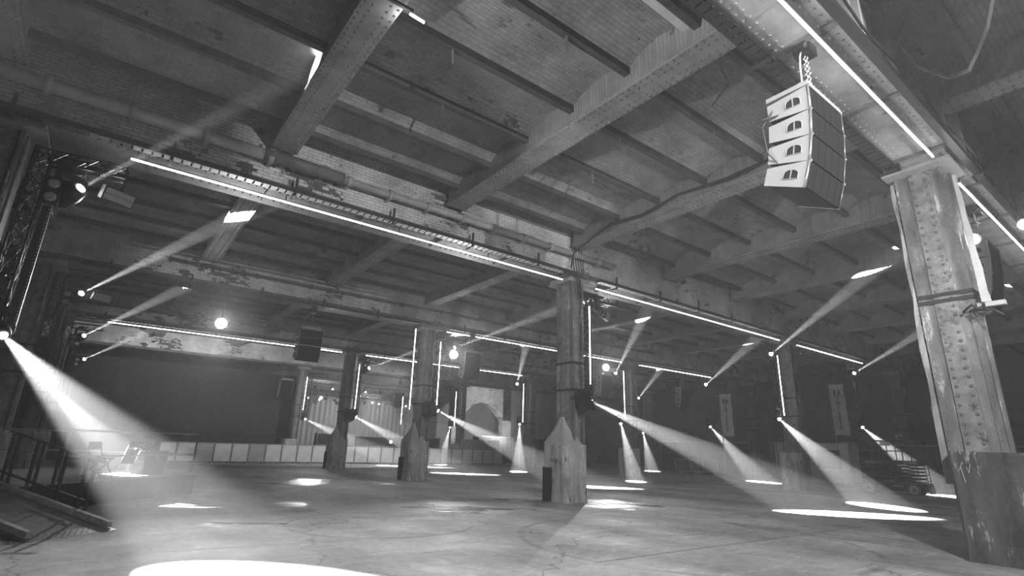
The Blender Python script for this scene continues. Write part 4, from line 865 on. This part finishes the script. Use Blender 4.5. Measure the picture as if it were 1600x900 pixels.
def loc_on_deck(u, v, z=0): p = org+dd*u+nn*v; return (p.x, p.y, ZD+z)
def folding_chair(loc, rz, lab, folded=False):
    t = thing('folding_chair', loc, lab, 'chair', 'folding chairs on the platform', rz)
    if not folded:
        MB().box((-.2, -.2, .43), (.2, .2, .46)).build('seat', 'black', t)
        bk_ = MB(); pts = [(-.2+.4*i/8, .23+.03*math.sin(PI*i/8)) for i in range(9)]
        bk_.prism(pts+[(a, b+.02) for a, b in reversed(pts)], .66, .84, 'z'); bk_.build('backrest', 'black', t)
        for sx in (-1, 1):
            MB().tube([(sx*.21, -.24, 0), (sx*.21, .2, .6), (sx*.2, .24, .84)], .013, 6).build('leg', 'black', t)
            MB().tube([(sx*.19, .27, 0), (sx*.19, -.14, .43)], .013, 6).build('leg', 'black', t)
        MB().tube([(-.21, -.18, .1), (.21, -.18, .1)], .01, 6).tube([(-.19, .22, .07), (.19, .22, .07)], .01, 6).build('stretcher', 'black', t)
    else:
        T = Matrix.Rotation(-.35, 4, 'X')
        MB().box((-.19, .0, .3), (.19, .025, .7), T).build('seat', 'black', t); MB().box((-.19, -.02, .74), (.19, 0, .92), T).build('backrest', 'black', t)
        for sx in (-1, 1): MB().tube([T @ Vector((sx*.2, .0, 0)), T @ Vector((sx*.2, 0, .94))], .013, 6).build('leg', 'alu', t)
    return t
folding_chair((.30, 17.5, ZD), .9, 'black folding chair standing in the spotlight on the platform')
folding_chair((.85, 18.35, ZD), -.7, 'folded chair leaning against the platform rail, left one', True)
folding_chair((1.05, 18.5, ZD), -.7, 'folded chair leaning against the platform rail, right one', True)
for x, y, z, w_, h_, lab in ((1.42, 18.75, ZD, .8, .62, 'dark flared flight case on the platform beside the folded chairs'), (1.3, 19.4, ZD, .62, 1.1, 'tall dark case behind the flared flight case')):
    t = thing('flight_case', (x, y, z), lab, 'case', 'cases on the platform', ang-.1)
    MB().prism([(-w_*.42, .0), (w_*.42, 0), (w_*.46, h_*.5), (w_*.5, h_*.6), (w_*.5, h_), (-w_*.5, h_), (-w_*.5, h_*.6), (-w_*.46, h_*.5)], -.22, .22, 'y').build('body', 'liftgrey', t)
    MB().bar((-w_/2, -.23, h_-.02), (w_/2, -.23, h_-.02), .03).box((-.06, -.24, h_*.7), (.06, -.22, h_*.8)).build('catch', 'alu', t)

# ------------------------------------------------------------------ puddles, floor joints
def puddle(cx, cy, rx, ry, rot, lab, seed):
    random.seed(seed); m = MB(); n = 56
    for j in range(5):
        f = 1 if j == 0 else random.uniform(.15, .45); ox = 0 if j == 0 else random.uniform(-1.5, 1.5)*rx; oy = 0 if j == 0 else random.uniform(-1.6, 1.6)*ry
        ph = [random.uniform(0, 6) for _ in range(8)]; top = []
        for k in range(n):
            a = 2*PI*k/n; r = f*(1+.25*math.sin(2*a+ph[0])+.2*math.sin(3*a+ph[1])+.14*math.sin(5*a+ph[2])+.1*math.sin(8*a+ph[3])+.09*math.sin(13*a+ph[4])+.06*math.sin(19*a+ph[5]))
            u, v = ox+rx*r*math.cos(a), oy+ry*r*math.sin(a); top.append((cx+u*math.cos(rot)-v*math.sin(rot), cy+u*math.sin(rot)+v*math.cos(rot)))
        m.prism(top, .0, .004+.0006*j, 'z')
    tag(m.build('puddle', 'water'), lab, 'puddle', 'puddles on the concrete')
for i, a in enumerate(((8.2, 13.1, 1.0, .34, -.62, 'ragged puddle left of the middle plinth', 3), (9.9, 14.7, 1.5, .30, -.62, 'long shallow puddle behind the ragged one', 5), (7.6, 12.3, .5, .12, -.6, 'small puddle in front of the ragged one', 9), (13.6, 11.9, .9, .3, -.7, 'puddle at the right foot of the middle plinth', 11),
                       (11.6, 13.9, .8, .25, -.6, 'puddle touching the left foot of the middle plinth', 13), (8.4, 23.6, 1.5, .7, -.6, 'still puddle mirroring the beams in front of the fence', 15), (6.0, 22.6, .6, .2, -.6, 'small puddle left of the mirroring one', 17), (4.4, 15.3, .3, .12, -.6, 'tiny puddle right of the platform', 19), (2.8, 12.3, .5, .07, -.6, 'thin puddle between the platform and the spotlit patch', 21))):
    puddle(*a)
M['joint'] = mat('joint_filler', .10, .9); M['screed'] = mat('pale_screed_seam', .46, .8, 0, .25, 6)
jn = MB()
def strip(mb, p, q, w_): mb.bar((p[0], p[1], .0), (q[0], q[1], .0), w_, .004)
strip(jn, (12.55, 7.9), (12.5, 5.5), .025); strip(jn, (6.3, 6.1), (30, 5.5), .022); strip(jn, (12.6, 5.5), (13, -3), .02)
struct('trim_2', jn, 'joint')
jn = MB(); strip(jn, (1.0, 9.85), (9.5, 9.0), .05); strip(jn, (7.07, 5.97), (11.3, 5.8), .07); struct('trim_3', jn, 'screed')
